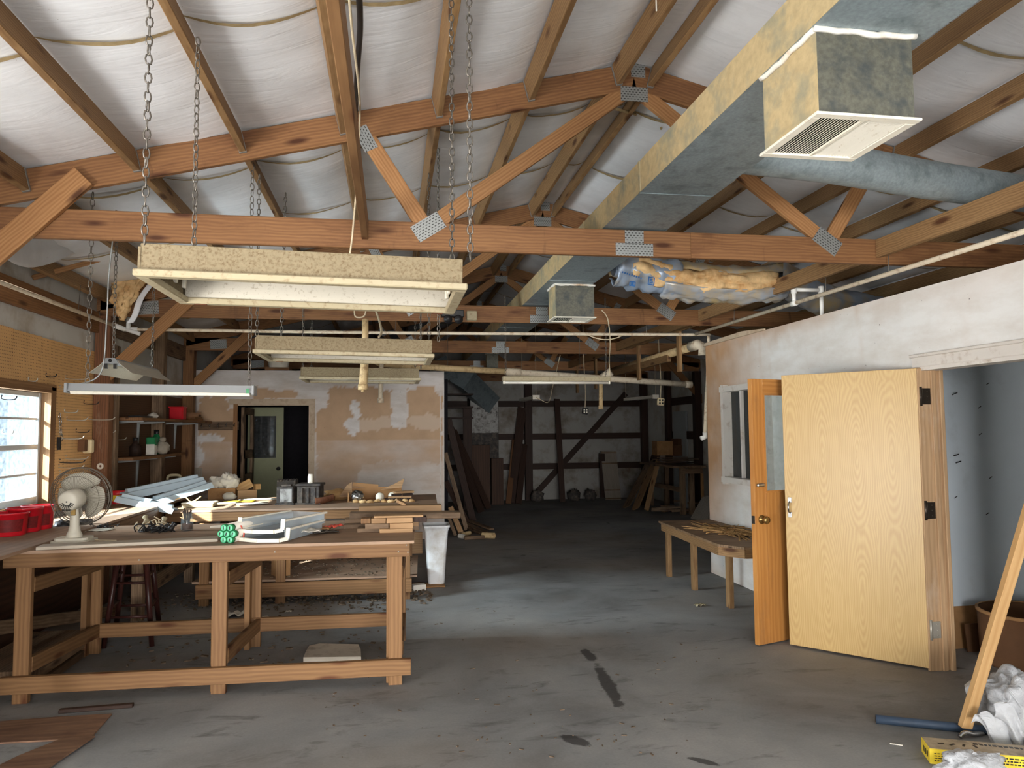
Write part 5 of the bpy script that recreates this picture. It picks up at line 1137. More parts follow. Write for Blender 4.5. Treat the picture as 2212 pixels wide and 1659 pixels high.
def longb(x0, y0, x1, y1, Y, w_, h, lab, mat): a = at_y(x0, y0, Y); b = at_y(x1, y1, Y); single(beam1(a, b, w_, h), 'plank', M[mat], lab, 'plank', 'planks piled between the benches')
longb(756, 1113, 993, 1111, 5.60, .14, .045, 'weathered plank sticking out farthest right between the benches', 'oldwood')
longb(775, 1100, 953, 1096, 5.72, .12, .05, 'thick tan plank above the weathered plank', 'scrap')
longb(783, 1094, 905, 1090, 7.35, .1, .02, 'thin plank on the second bench edge', 'oldwood')
a = at_y(866, 1082, 5.76); q = MB(); q.box(a+V((0, 0, -.01)), (.07, .16, .02), Matrix.Rotation(R(25), 3, 'Y')); single(q, 'wood_offcut', M['scrap'], 'small block tilted on the tan plank', 'offcut')
# ------------------------------------------------------------------ things on the second bench
def lantern(x0, x1, y0, ytop, lab, split):
    p = on2((x0+x1)/2, y0); w_ = (x1-x0)*p.y/FPX; h = at_y((x0+x1)/2, ytop, p.y).z-SZ; t = thing('battery_box', lab, 'battery box', p)
    q = MB(); q.box(p+V((0, w_*.5, h/2+.005)), (w_*.92, w_*.9, h-.01), rz(-.12), 0, .008); part(q, 'case', M['dustyblack'], t)
    q = MB(); q.box(p+V((0, w_*.5, .008)), (w_*1.05, w_*1.05, .016), rz(-.12), 0, .004); part(q, 'foot_rim', M['dustyblack'], t)
    if not split: q = MB(); q.box(p+rz(-.12) @ V((-.0, .045*w_, h*.52)), (w_*.62, .006, h*.72), rz(-.12)); part(q, 'front_panel', M['furnace'], t)
    else:
        q = MB()
        for k in (-.3, -.05, .22): q.box(p+V((k*w_, .03*w_, h*.5)), (.02, .02, h*.8), rz(-.12), 0, .004)
        part(q, 'front_rib', M['dustyblack'], t)
    q = MB(); q.box(p+V((0, w_*.5, h+.01)), (w_*(.5 if not split else 1.02), w_*(.4 if not split else 1.0), .022), rz(-.12), 0, .004); part(q, 'lid', M['dustyblack'], t)
    return p, w_, h
lantern(598, 636, 1091, 1052, 'left grey dusty battery box with pale front', False)
p, w_, h = lantern(643, 693, 1090, 1050, 'right black dusty battery box with lid', True)
c = p+V((.0, .1, h+.022)); t = thing('white_bottle', 'white bottle standing on the right battery box', 'bottle', c); q = MB(); q.lathe([(0, 0), (.026, 0), (.028, .01), (.028, .07), (.02, .08), (0, .08)], c, 16); part(q, 'body', M['whiteenamel'], t); q = MB(); q.lathe([(.022, .078), (.024, .08), (.02, .092), (0, .092)], c, 14); part(q, 'cap', M['paper'], t)
p = on2(696, 1089); q = MB(); q.tube(smooth_path([p+V((-.07, -.02, .035)), p+V((0, 0, .036)), p+V((.06, .06, .05)), p+V((.1, .09, .06))], 5), .034, 12); single(q, 'rolled_cloth', M['rust'], 'dark rolled cloth beside the right battery box', 'cloth roll')
p = on2(618, 1079); q = MB(); q.box(p+V((0, .1, .1)), (.2, .12, .2), rz(-.12))
for k in range(7): q.tube([p+V((-.09+.03*k, .04, .2)), p+V((-.09+.03*k, .16, .2))], .014, 8)
single(q, 'ribbed_case', M['dustyblack'], 'ribbed dusty case behind the left grey battery box', 'case')
p = on2(728, 1080); q = MB(); q.blob(p+V((0, 0, .05)), (.13, .1, .06), .4, 2.5, 3, 10, -.05); single(q, 'paper_bundle', M['plank'], 'peach paper bundle behind the rolled cloth', 'paper bundle')
# scrap carton with two globes
a = on2(752, 1086); b = on2(868, 1083); t = thing('scrap_carton', 'torn open carton full of scraps on second bench', 'carton', (a+b)/2)
L = b.x-a.x; c = V(((a.x+b.x)/2, a.y+.02, SZ))
q = MB(); q.box(c+V((0, .3, .065)), (L, .012, .13)); q.box(c+V((-L/2, .15, .05)), (.01, .3, .1)); q.box(c+V((L/2, .15, .05)), (.01, .3, .1)); q.box(c+V((0, .15, .006)), (L, .3, .008)); q.box(c+V((-L*.2, .3, .15)), (L*.5, .01, .04), Matrix.Rotation(R(6), 3, 'Y')); part(q, 'box', M['card'], t)
q = MB(); q.prism([(-.13, 0), (.1, .02), (.13, .12), (.02, .06)], 0, .008, 0, (c+V((L*.32, .27, .1)), V((1, 0, 0)), V((0, 0, 1)), V((0, 1, 0)))); q.prism([(-.1, 0), (.08, 0), (.03, .07), (.03, .15), (-.02, .12)], 0, .01, 0, (c+V((-L*.5, .1, .05)), V((1, 0, 0)), V((0, 0, 1)), V((0, 1, 0)))); part(q, 'flap', M['scrap'], t)
for k, (dx, dy) in enumerate(((.06, .05), (.16, .08))):
    q = MB(); q.lathe([(.045*math.sin(i*math.pi/12), .05-.045*math.cos(i*math.pi/12)) for i in range(13)], c+V((dx, dy, .005)), 20, (.5*(k-.5), -.4, .8)); single(q, 'glass_globe', M['whiteenamel'], ['left white globe bulb by the scrap carton', 'right white globe bulb by the scrap carton'][k], 'globe bulb')
for k in range(9):
    p = c+V((-L*.35+k*.07, -.05-.03*(k % 3), .012)); q = MB(); q.blob(p, (.035, .025, .02), .6, 3, k, 6, -.012); single(q, 'rag_scrap', M['insul' if k % 2 else 'plank'], f'crumpled tan scrap in front of the scrap carton', 'scrap', 'crumpled scraps in front of carton')
q = MB(); q.blob(c+V((-L*.33, -.01, .055)), (.06, .05, .06), .5, 4, 11, 10, -.05); single(q, 'foil_ball', M['chrome'], 'crumpled shiny foil at left of the scrap carton', 'foil')
for k in range(4): q = MB(); q.box(c+V((L*.42+.02*k, .05, .02+.024*k)), (.26-.02*k, .1, .02), rz(.15*k-.1)); single(q, 'wood_offcut', M['scrap' if k % 2 else 'darkwood'], ['lowest', 'second', 'third', 'topmost'][k]+' offcut of the small pile right of scrap carton', 'offcut', 'small offcut pile')
# boxes with bags at the left of the second bench
p = on2(477, 1079); t = thing('trash_carton', 'small brown carton overflowing with plastic bags, in the sun patch', 'carton', p); q = MB(); q.box(p+V((0, .13, .06)), (.28, .24, .12), rz(.05)); part(q, 'box', M['card'], t)
for k, (dx, dz, s_) in enumerate(((-.07, .16, .09), (.06, .18, .1), (-.13, .14, .06))): q = MB(); q.blob(p+V((dx, .1, dz)), (s_, s_*.8, s_*.85), .7, 3.2, k+20, 12); part(q, 'plastic_bag', M['paper'], t)
p = on2(528, 1077); t = thing('orange_carton', 'open tan carton with raised flap beside the bags', 'carton', p); q = MB(); q.box(p+V((0, .1, .045)), (.2, .2, .09), rz(.3)); part(q, 'box', M['scrap'], t); q = MB(); q.box(p+V((-.02, .1, .13)), (.17, .01, .1), Matrix.Rotation(R(-28), 3, 'Y')); q.box(p+V((.11, .12, .12)), (.06, .06, .06), rz(.6)); part(q, 'flap', M['plank'], t)
q = MB(); p = on2(497, 1079); q.blob(p+V((0, -.03, .035)), (.07, .05, .045), .4, 3, 31, 8, -.03); single(q, 'white_bag', M['paper'], 'glaring white bag in front of the tan carton', 'bag')
def channel(a, b, w_, h, lab, mat='bluesheet'):
    a, b = V(a), V(b); ex = (b-a).normalized(); ey = V((-ex.y, ex.x, 0)).normalized(); ez = ex.cross(ey); L = (b-a).length
    t = thing('light_housing', lab, 'light housing', a); q = MB(); q.prism([(-w_/2, 0), (-w_*.32, h), (w_*.32, h), (w_/2, 0), (w_/2-.006, 0), (w_*.31, h-.005), (-w_*.31, h-.005), (-w_/2+.006, 0)], 0, L, 0, (a, ey, ez, ex)); part(q, 'shell', M[mat], t)
    q = MB(); q.prism([(-.03, h), (-.02, h+.03), (.02, h+.03), (.03, h)], .03, L-.03, 0, (a, ey, ez, ex)); part(q, 'spine', M[mat], t)
c0_ = at_y(268, 1078, 7.55); c1_ = at_y(432, 1042, 8.1); channel(c0_, c1_, .22, .06, 'upper blue-white light housing, sloping up to the right on second bench')
c0_ = at_y(330, 1092, 7.5); c1_ = at_y(448, 1052, 8.05); channel(c0_, c1_, .2, .05, 'lower blue-white light housing with yellow wires'); 
c0_ = at_y(255, 1082, 7.42); c1_ = at_y(330, 1098, 7.40); channel(c0_, c1_, .2, .05, 'short bright light housing lying crosswise in the sun')
c0_ = at_y(318, 1098, 7.34); c1_ = at_y(378, 1108, 7.32); channel(c0_, c1_, .16, .04, 'flat blue-white end piece overhanging the second bench')
q = MB(); p = at_y(400, 1080, 7.6); q.tube(smooth_path([p+V((-.1, 0, 0)), p+V((0, -.02, .03)), p+V((.06, .0, -.02)), p+V((.14, .02, .03))], 5), .006, 6); q.tube(smooth_path([p+V((-.2, .5, .1)), p+V((-.12, .5, .18)), p+V((-.02, .5, .16)), p+V((0, .5, .1))], 5), .007, 6); single(q, 'yellow_cable', M['insul'], 'yellow cable loop among the light housings', 'cable')
p = on2(427, 1097); t = thing('white_case', 'flat white case near the front edge of the second bench', 'case', p); q = MB(); q.box(p+V((0, .08, .02)), (.29, .17, .035), rz(-.04), 0, .006); part(q, 'body', M['rimcream'], t); q = MB(); q.box(p+V((0, .08, .044)), (.3, .18, .012), rz(-.04), 0, .004); part(q, 'lid', M['whiteenamel'], t)
for k, (x, y, w_, a_) in enumerate(((480, 1087, .34, .1), (520, 1084, .3, -.2), (560, 1080, .4, .05), (545, 1091, .3, .2))):
    p = on2(x, y); q = MB(); q.grid(lambda u, v: p+rz(a_) @ V(((u-.5)*w_, (v-.5)*.18, .003+.004*k+.006*abs(noise.noise(V((u*2, v*2, k)))))), 5, 4); single(q, 'paper_sheet', M['paper' if k != 1 else 'yellow'], ['white paper sheet right of the white case', 'yellow paper on second bench', 'large pale sheet with scribbles left of battery boxes', 'pale sheet at the front edge of second bench'][k], 'paper', None, ('solid', .0015))
p = onw(254, 1088); q = MB(); t = thing('food_can', 'red and yellow labelled tin behind the fan', 'tin', p); r_ = .06; q.lathe([(0, 0), (r_, 0), (r_, .12), (0, .12)], p, 20); part(q, 'label', M['yellow'], t); q = MB(); q.lathe([(r_+.001, .085), (r_+.003, .09), (r_+.003, .125), (0, .127)], p, 20); q.lathe([(r_+.001, .0), (r_+.001, .03)], p, 20); part(q, 'lid', M['red'], t)
p = onw(312, 1075); p.y = 8.4; p.x = -2.3; t = thing('battery_charger', 'grey box with cream handle in the shelf alcove', 'charger', p); q = MB(); q.box(p+V((0, 0, .09)), (.2, .2, .17), rz(.1), 0, .015); part(q, 'case', M['lightgrey'], t); q = MB(); q.tube(smooth_path([p+V((-.07, 0, .17)), p+V((-.05, 0, .22)), p+V((.05, 0, .22)), p+V((.07, 0, .17))], 5), .016, 8); part(q, 'handle', M['rimcream'], t)
p = onw(265, 1060); q = MB(); q.box((-2.5, 8.2, BZ+.035), (.3, .12, .07), rz(.4), 0, .006); single(q, 'tool_tray', M['dustyblack'], 'low dark tray at the back of the left bench by weathered post', 'tray')
# ------------------------------------------------------------------ pegboard fittings
rnd = random.Random(4)
ORDW = ['first', 'second', 'third', 'fourth', 'fifth', 'sixth', 'seventh', 'eighth', 'ninth', 'tenth', 'eleventh', 'twelfth', 'thirteenth', 'fourteenth', 'fifteenth', 'sixteenth']
HK = [(100, 813, 14), (142, 818, 32), (62, 822, 12), (130, 840, 34), (182, 872, 20), (140, 890, 18), (145, 907, 28), (192, 906, 36), (165, 933, 18), (212, 934, 24), (128, 947, 34), (143, 991, 30), (130, 999, 34), (128, 1010, 34), (130, 1024, 32), (128, 1040, 32), (4, 862, 20), (6, 936, 14), (245, 949, 18)]
for i, (x, y, ln) in enumerate(HK):
    p = at_x(x, y, XL+.004); s_ = ln*p.y/FPX
    q = MB(); q.tube(smooth_path([p+V((0, 0, .03)), p, p+V((s_*1.1, 0, -.004)), p+V((s_*1.35, 0, .02))], 4), .0046, 6)
    rt_ = sorted([k for k in HK if k[0] > 110], key=lambda k: k[1]); col_ = 'bright' if i % 4 else 'dark'
    lab = f'{col_} metal hook on pegboard right of the window, {ORDW[rt_.index((x, y, ln))]} from the top' if x > 110 else ('%s metal hook on pegboard %s' % (col_, {100: 'above the right corner of the window', 62: 'above the middle of the window', 4: 'sticking out before the upper window panes', 6: 'sticking out before the lower upper-sash pane'}[x]))
    single(q, 'peg_hook', M['nickel' if i % 4 else 'blacksteel'], lab, 'hook', 'metal hooks on the pegboard')  # pale nickel and thicker wire put the hooks' sunlight into their colour
p = at_x(176, 962, XL+.005); t = thing('outlet_box', 'brown and ivory double outlet box on the pegboard', 'outlet', p)
q = MB(); q.box(p+V((.025, -.04, 0)), (.06, .075, .11), None, 0, .006); part(q, 'box', M['carddark'], t)
q = MB(); q.box(p+V((.04, .05, -.01)), (.08, .08, .13), None, 0, .012); part(q, 'cover', M['socketivory'], t)
p = at_x(125, 958, XL+.01); single(box1(p+V((.01, 0, 0)), (.02, .03, .11)), 'hanging_file', M['blacksteel'], 'small dark file hanging below a pegboard hook', 'tool')
p = at_x(125, 892, XL+.01); q = MB()
for k in range(5): c_ = p+V((.015, .012*k+.01*math.sin(k*2), -.03-.045*k)); q.tube([c_+V((0, .018*math.cos(a_*.785), .028*math.sin(a_*.785))) for a_ in range(8)], .004, 5, True)
single(q, 'chain_links', M['chrome'], 'short string of shiny chain links hanging on the pegboard', 'chain')
p = at_y(217, 1007, TRY[2]-.09); q = MB(); q.lathe([(.012, 0), (.03, 0), (.03, .012), (.012, .012), (.012, 0)], p, 18, (0, -1, 0)); single(q, 'tape_roll', M['paper'], 'small white roll hanging on the stained post', 'tape')
p = at_y(295, 1018, 7.4); 
# fallen insulation in the top left corner
A = at_y(240, 612, 7.45); B_ = at_y(318, 600, 7.5); D = at_y(265, 692, 7.4)
t = thing('fallen_insulation', 'ragged corner of yellow fibreglass and liner hanging down at the stained post', 'insulation', (A+B_)/2)
def tri(u, v):
    p = A.lerp(B_, u).lerp(D, v*(1-.12*abs(u-.5))); n = .05*noise.noise(V((u*6, v*7, 3)))+.03*noise.noise(V((u*17, v*17, 1)))
    return p+V((n*.5, -.05*math.sin(v*3.1)+n, n*.5))
q = MB(); q.grid(tri, 22, 22); part(q, 'fibreglass', M['insul'], t, None, ('solid', .05))
q = MB(); q.grid(lambda u, v: B_.lerp(D, v)+V((.03+.05*u+.01*math.sin(v*9), .01+.02*u, .02*math.sin(v*5))), 4, 14); part(q, 'liner_flap', M['liner'], t, None, ('solid', .004))
q = MB(); A2_ = at_y(35, 600, 6.0); q.grid(lambda u, v: at_y(18+175*u, 512+14*u+(50+150*u*(1-u)**2-42*u)*v, 5.2+1.3*u)+V((.02*noise.noise(V((u*4, v*4, 0))), 0, .03*math.sin(v*3.1+u))), 16, 12); single(q, 'liner_flap', M['liner'], 'loose white liner flap sagging at top left above pipe', 'liner', None, ('solid', .004))
single(beam1(at_y(70, 600, 6.35), at_y(262, 548, 6.7), .03, .04), 'batten', M['fir'], 'thin brown batten across the torn liner at top left', 'batten')
# ------------------------------------------------------------------ alcove shelves
for zpx, xq, yq, lab, y1 in ((905, 255, 905, 'upper shelf of the dark alcove', 10.9), (992, 281, 992, 'lower shelf of the dark alcove', 9.9)):
    y0 = 7.98; z = at_y(268, zpx, y0).z; w_ = .26 if zpx > 950 else .34
    t = thing('storage_shelf', lab, 'shelf', (XL+w_/2, y0, z)); q = MB(); q.box((XL+w_/2, (y0+y1)/2, z), (w_, y1-y0, .03)); part(q, 'board', M['firdark'], t)
    for k in range(4 if zpx < 950 else 3):
        yb = y0+.18+.72*k
        if yb > y1: break
        q = MB(); q.prism([(0, 0), (w_*.86, 0), (w_*.86, -.014), (.03, -.03), (.014, -.33), (0, -.34)], -.011, .011, 0, (V((XL+.004, yb, z-.016)), V((1, 0, 0)), V((0, 0, 1)), V((0, 1, 0)))); part(q, 'bracket', M['wirecover'], t)
    if zpx < 950: zs1 = z+.016
    else: zs2 = z+.016
def ons(x, y, Y, z): p = at_y(x, y, Y); return V((min(max(p.x, XL+.06), XL+.3), Y, z))
p = ons(384, 890, 9.9, zs1); t = thing('red_bucket', 'red square bucket on the upper alcove shelf', 'bucket', p); q = MB(); q.box(p+V((0, 0, .085)), (.17, .17, .17), None, 0, .015, None); part(q, 'body', M['red'], t); q = MB(); q.box(p+V((0, 0, .165)), (.185, .185, .014), None, 0, .004); part(q, 'rim', M['red'], t)
for k in range(4): p = ons(412, 895, 10.5, zs1); q = MB(); q.box(p+V((.0, -.1+.04*k, .015+.028*k)), (.24, .3-.03*k, .026), rz(.2*k-.3)); single(q, 'wood_offcut', M['firdark'], ['lowest', 'second', 'third', 'topmost'][k]+' reddish offcut beside the red bucket on the upper shelf', 'offcut', 'offcuts on the upper shelf')
p = ons(330, 895, 8.8, zs1); q = MB(); q.blob(p+V((0, 0, .03)), (.05, .09, .035), .3, 2, 5, 10, -.03); single(q, 'pale_rag', M['paper'], 'small pale rag on upper alcove shelf', 'rag'); q = MB(); q.box(p+V((0, -.4, .012)), (.12, .4, .024)); single(q, 'dark_tool', M['black'], 'long dark tool at the near end of upper alcove shelf', 'tool')
p = ons(327, 975, 8.9, zs2); t = thing('green_carton', 'green topped white carton on the lower alcove shelf', 'carton', p); q = MB(); q.box(p+V((0, 0, .06)), (.09, .09, .12)); part(q, 'body', M['labelwhite'], t); q = MB(); q.box(p+V((0, .01, .15)), (.1, .1, .1), None, 0, .01); part(q, 'top', M['greenbottle'], t)
p = ons(338, 975, 9.35, zs2); t = thing('green_bottle', 'dark green spray can behind the carton on the lower shelf', 'can', p); q = MB(); q.lathe([(0, 0), (.045, 0), (.045, .2), (.03, .235), (0, .235)], p, 18); part(q, 'body', M['greenbottle'], t); q = MB(); q.lathe([(.032, .233), (.034, .25), (.034, .285), (0, .285)], p, 16); part(q, 'cap', M['black'], t)
p = ons(347, 978, 9.1, zs2)+V((.02, 0, 0)); q = MB(); q.blob(p+V((0, 0, .075)), (.075, .07, .08), .25, 2.4, 8, 10, -.074); q.blob(p+V((0, 0, .17)), (.035, .035, .03), .3, 3, 9, 8); single(q, 'grey_sack', M['fabricbag'], 'tied grey sack on the lower alcove shelf', 'sack')
p = ons(292, 972, 8.55, zs2); t = thing('brown_bottle', 'dark brown squat bottle on the lower alcove shelf', 'bottle', p); q = MB(); q.lathe([(0, 0), (.06, 0), (.06, .1), (.025, .14), (.022, .17), (0, .17)], p, 18); part(q, 'body', M['darkwood'], t); q = MB(); q.lathe([(.024, .165), (.026, .17), (.026, .2), (0, .2)], p, 14); part(q, 'cap', M['black'], t)
# ------------------------------------------------------------------ on the back partition
a = at_y(428, 921, YB-.012); b = at_y(516, 919, YB-.012); t = thing('coat_rail', 'brown coat rail with five hooks left of the back doorway', 'coat rail', (a+b)/2)
q = MB(); q.box((a+b)/2, (b.x-a.x, .02, .125)); part(q, 'board', M['oldwood'], t)
for k in range(5):
    c = a.lerp(b, .1+.2*k)+V((0, -.012, .01)); q = MB(); q.tube(smooth_path([c+V((0, 0, .03)), c+V((0, -.02, .0)), c+V((0, -.035, -.03)), c+V((0, -.055, -.01))], 4), .006, 6); q.cyl(c+V((0, -.055, -.01)), c+V((0, -.06, .0)), .01, None, 8); part(q, 'hook', M['chrome'], t)
z = BH; p = at_y(602, 798, YB+.05); single(box1((p.x, YB+.05, z+.02), (.34, .3, .04)), 'board', M['firdark'], 'short brown board under the white tub on the partition top', 'board')
c = V((p.x, YB+.05, z+.04)); t = thing('white_tub', 'white enamel tub standing on top of the back partition', 'tub', c); q = MB(); q.lathe([(0, 0), (.13, 0), (.14, .01), (.165, .16), (.185, .165), (.19, .175), (.16, .175), (.135, .012), (0, .01)], c, 28); part(q, 'body', M['whiteenamel'], t); q = MB()
for s_ in (-1, 1): q.box(c+V((.185*s_, 0, .165)), (.05, .07, .012), None, 0, .004)
part(q, 'handle', M['whiteenamel'], t)
for k, (x0, x1, lab) in enumerate(((423, 432, 'left pale board leaning on back partition by the coat rail'), (430, 437, 'right pale board leaning on back partition by the coat rail'))):
    a = at_y(x0+7, 1062, YB-.28); b = at_y(x0, 998, YB-.06); a.z = max(a.z, .0); single(beam1(V((a.x, YB-.34, .4)), V((b.x, YB-.08, 1.12)), .09, .02, (0, 1, 0)), 'leaning_board', M['pale'], lab, 'board')
# ------------------------------------------------------------------ beyond the partition
def lean(x0, y0, x1, y1, Y0, Y1, w_, h, mat, lab, grp=None, up=(0, 1, 0)):
    a = at_z(x0, y0, 0) if Y0 is None else at_y(x0, y0, Y0); b = at_y(x1, y1, Y1 if Y1 else a.y); d = (b-a).normalized()
    if Y0 is None: a.z = .02
    return single(beam1(a, b, w_, h, up), 'leaning_board', M[mat], lab, 'board', grp)
G = 'lumber leaning behind the partition end'
LB = [(1008, 1148, 962, 978, None, 12.2, .07, .03, 'oldwood', 'longest pale batten leaning behind the partition end'), (998, 1158, 973, 1095, None, 11.6, .08, .025, 'scrap', 'short bright board leaning beside the waste bin'), (984, 1160, 966, 1108, None, 11.5, .05, .025, 'oldwood', 'thin stick leaning nearest the partition end'),
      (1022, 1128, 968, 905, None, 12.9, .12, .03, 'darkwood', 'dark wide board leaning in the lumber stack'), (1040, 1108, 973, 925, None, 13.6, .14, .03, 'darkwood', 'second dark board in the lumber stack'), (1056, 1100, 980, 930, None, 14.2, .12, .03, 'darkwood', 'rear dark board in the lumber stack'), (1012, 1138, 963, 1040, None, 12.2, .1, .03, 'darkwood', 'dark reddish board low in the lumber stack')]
for r_ in LB: lean(*r_, grp=G)
for k, (x0, y0, x1, y1) in enumerate(((1000, 1128, 1050, 1150), (1005, 1122, 1062, 1143), (1002, 1135, 1040, 1152))):
    a = at_z(x0, y0, .12-.03*k); b = at_z(x1, y1, .02); single(beam1(a, b, .09, .025), 'plank', M['oldwood'], ['upper', 'middle', 'lower'][k]+' plank lying on floor at the foot of the lumber stack', 'plank')
for k, (x, y, l_, a_, r_, mt_) in enumerate(((1005, 1158, .22, .8, .035, 'pvctan'), (1016, 1152, .16, 1.5, .05, 'oldwood'), (1025, 1166, .3, .05, .03, 'oldwood'), (1055, 1163, .2, -.5, .045, 'pvctan'), (997, 1163, .1, 2.2, .035, 'labelwhite'))):
    p = at_z(x, y, 0); d = V((math.cos(a_), math.sin(a_), 0)); q = MB(); q.tube([p-d*l_/2+V((0, 0, r_)), p+d*l_/2+V((0, 0, r_))], r_, 12, caps=False); q.tube([p+d*l_/2+V((0, 0, r_)), p-d*l_/2+V((0, 0, r_))], r_*.85, 12, caps=False); single(q, 'pipe_offcut', M[mt_], ['tan pipe offcut standing nearest the bin', 'brown pipe offcut behind the tan one', 'long grey pipe offcut on floor past the bin', 'open tan pipe end facing the room, rightmost scrap', 'short white pipe scrap by the lumber foot'][k], 'pipe offcut')
# furnace cabinet and dark cartons
Yf_ = 16.3; a = at_y(1015, 858, Yf_); b = at_y(1077, 935, Yf_); t = thing('furnace', 'scuffed grey furnace cabinet in the dark far corner', 'furnace', ((a.x+b.x)/2, Yf_, 0))
cx, w_ = (a.x+b.x)/2, b.x-a.x
q = MB(); q.box((cx, Yf_+.3, a.z/2), (w_, .6, a.z), None, 0, .006); part(q, 'cabinet', M['dustyblack'], t)
q = MB(); zc = (a.z+b.z)/2; q.box((cx, Yf_-.01, zc+.06), (w_*.98, .02, (a.z-b.z)*.86), None, 0, .004); part(q, 'upper_door', M['furnace'], t)
q = MB(); q.box((cx, Yf_-.01, b.z+.06), (w_*.98, .02, .12), None, 0, .004); part(q, 'lower_panel', M['furnace'], t)
q = MB(); q.box((cx+.03, Yf_-.028, zc+.02), (w_*.72, .016, (a.z-b.z)*.5), None, 0, .003); part(q, 'hatch', M['furnace'], t)
q = MB(); q.box((cx+.1*w_, Yf_-.04, zc+.1), (.1, .012, .07)); part(q, 'label_plate', M['black'], t)
CT = [(1012, 1058, 962, 1062, 15.8, 'darkboard', 'tall brown panel leaning below the furnace front'), (1060, 1086, 990, 1062, 16.2, 'darkboard', 'narrow brown carton right of the furnace'), (1000, 1020, 880, 1060, 15.2, 'darkwood', 'dark upright shelf side left of the furnace')]  # darker material puts the far corner's shade into these pieces
for x0, x1, y0, y1, Y, mt_, lab in CT:
    a = at_y(x0, y0, Y); b = at_y(x1, y1, Y); q = MB(); q.box(((a.x+b.x)/2, Y, a.z/2), (b.x-a.x, .25 if 'carton' in lab else .04, a.z), None, 0, .004); single(q, 'carton' if 'carton' in lab else 'panel_board', M[mt_], lab, 'carton' if 'carton' in lab else 'board')
for k, (y, lab) in enumerate(((852, 'top'), (880, 'middle'), (903, 'lower'))):
    p = at_y(980, y, 15.0); q = MB(); q.box((p.x+.0, 15.1, p.z), (.8, .35, .03)); single(q, 'storage_shelf', M['darkwood'], lab+' dark shelf behind the partition end', 'shelf')
for k, (x0, x1, y0, y1, Y, w2_, mt_, lab) in enumerate(((1105, 1128, 1068, 880, 16.6, .2, 'darkwood', 'wide dark board leaning on thick dark far post'), (1120, 1133, 1068, 960, 16.4, .14, 'darkwood', 'shorter dark board leaning at the far post'), (1215, 1203, 1078, 862, 16.5, .13, 'darkwood', 'tall tapering dark board leaning in the middle of far wall'), (1098, 1112, 1064, 950, 16.5, .12, 'carddark', 'dark brown board left of the far post'))):
    a = at_y(x0, y1 if False else 1070, Y-.4); b = at_y(x1, y1, Y+.3); a.z = .02; single(beam1(a, b, w2_, .03, (0, 1, 0)), 'leaning_board', M[mt_], lab, 'board')
a = at_y(1309, 1073, 16.4); b = at_y(1343, 1073, 16.4); zt = at_y(1326, 975, 16.7).z
t = thing('shutter_panel', 'pale narrow shutter panel leaning on the far wall', 'panel', ((a.x+b.x)/2, 16.5, 0)); q = MB(); q.beam(((a.x+b.x)/2, 16.45, .01), ((a.x+b.x)/2+.02, 16.85, zt), b.x-a.x, .03, (0, 1, 0)); part(q, 'panel', M['greywood'], t)
q = MB()
for k in (.03, .2, .75, .97): p0 = V(((a.x+b.x)/2, 16.45, .01)).lerp(V(((a.x+b.x)/2+.02, 16.85, zt)), k)+V((0, -.025, 0)); q.box(p0, (b.x-a.x, .02, .03))
part(q, 'cross_batten', M['oldwood'], t)
lean(1303, 1075, 1300, 980, 16.6, 16.8, .14, .03, 'darkwood', 'dark board leaning left of the pale shutter panel')
a = at_z(1330, 1066, 0)
for k, (x, y) in enumerate(((1160, 1060), (1240, 1062), (1275, 1064))): p = V((at_y(x, y, 16.5).x, 16.5, 0)); q = MB(); q.blob(p+V((0, 0, .12)), (.14, .1, .14), .5, 3, k, 8, -.12); single(q, 'dark_bundle', M['dustyblack'], ['dark bundle on floor at the far post foot', 'dark bundle on floor in the middle of far wall', 'small dark bundle on floor near the pale panel'][k], 'bundle')
# far bench with boards
fx0 = at_z(1452, 1098, 0); fx1 = at_z(1500, 1112, 0); t = thing('workbench', 'dim wooden bench heaped with thin boards at the far right', 'workbench', (5, 12, 0))
y0, y1 = fx1.y, fx1.y+1.9; X0 = at_y(1478, 1100, y0).x; X1 = X0+1.0; zt = at_y(1500, 1006, y0).z
X1 = min(X1, XR-.2)
q = MB(); q.box(((X0-.15+X1)/2, (y0+y1)/2, zt-.02), (X1-X0+.25, y1-y0, .04)); part(q, 'bench_top', M['oldwood'], t)
for x, y in ((X0, y0+.06), (X0, y1-.1), (X0+.18, y0+.06), (X1-.05, y1-.1)): part(box1((x, y, (zt-.04)/2), (.09, .09, zt-.04)), 'leg', M['oldwood'], t)
part(beam1((X0-.05, y0+.02, zt-.1), (X1, y0+.02, zt-.1), .04, .1), 'rail', M['oldwood'], t); part(beam1((X0, y0+.1, zt*.5), (X0, y1-.1, zt*.5), .04, .09), 'rail', M['oldwood'], t)
part(box1(((X0+X1)/2+.2, y0+.07, zt/2), (X1-X0-.35, .02, zt-.12)), 'side_panel', M['card'], t)
for k in range(12):
    a_ = rnd.uniform(-.5, .5); l_ = rnd.uniform(.5, .95); q = MB(); q.box(((X0+X1)/2+rnd.uniform(-.1, .1), (y0+y1)/2+rnd.uniform(-.5, .2), zt+.008+.011*k), (l_*.9, rnd.uniform(.06, .12), .010), rz(a_)); single(q, 'thin_board', M['oldwood' if k % 2 else 'darkwood'], 'thin board in the untidy heap on the far bench', 'board', 'thin boards heaped on the far bench')
p = V(((X0+X1)/2+.15, y1-.5, zt+.14)); single(box1(p+V((-.15, .2, .16)), (.35, .3, .3)), 'carton', M['card'], 'pale carton at the back of the far bench', 'carton'); single(box1(p+V((.2, .1, .11)), (.36, .25, .22)), 'carton', M['carddark'], 'brown carton on the far bench right side', 'carton'); single(box1(p+V((.2, .12, .29)), (.25, .22, .13), rz(.3)), 'carton', M['carddark'], 'small carton tipped on top of the brown carton', 'carton')
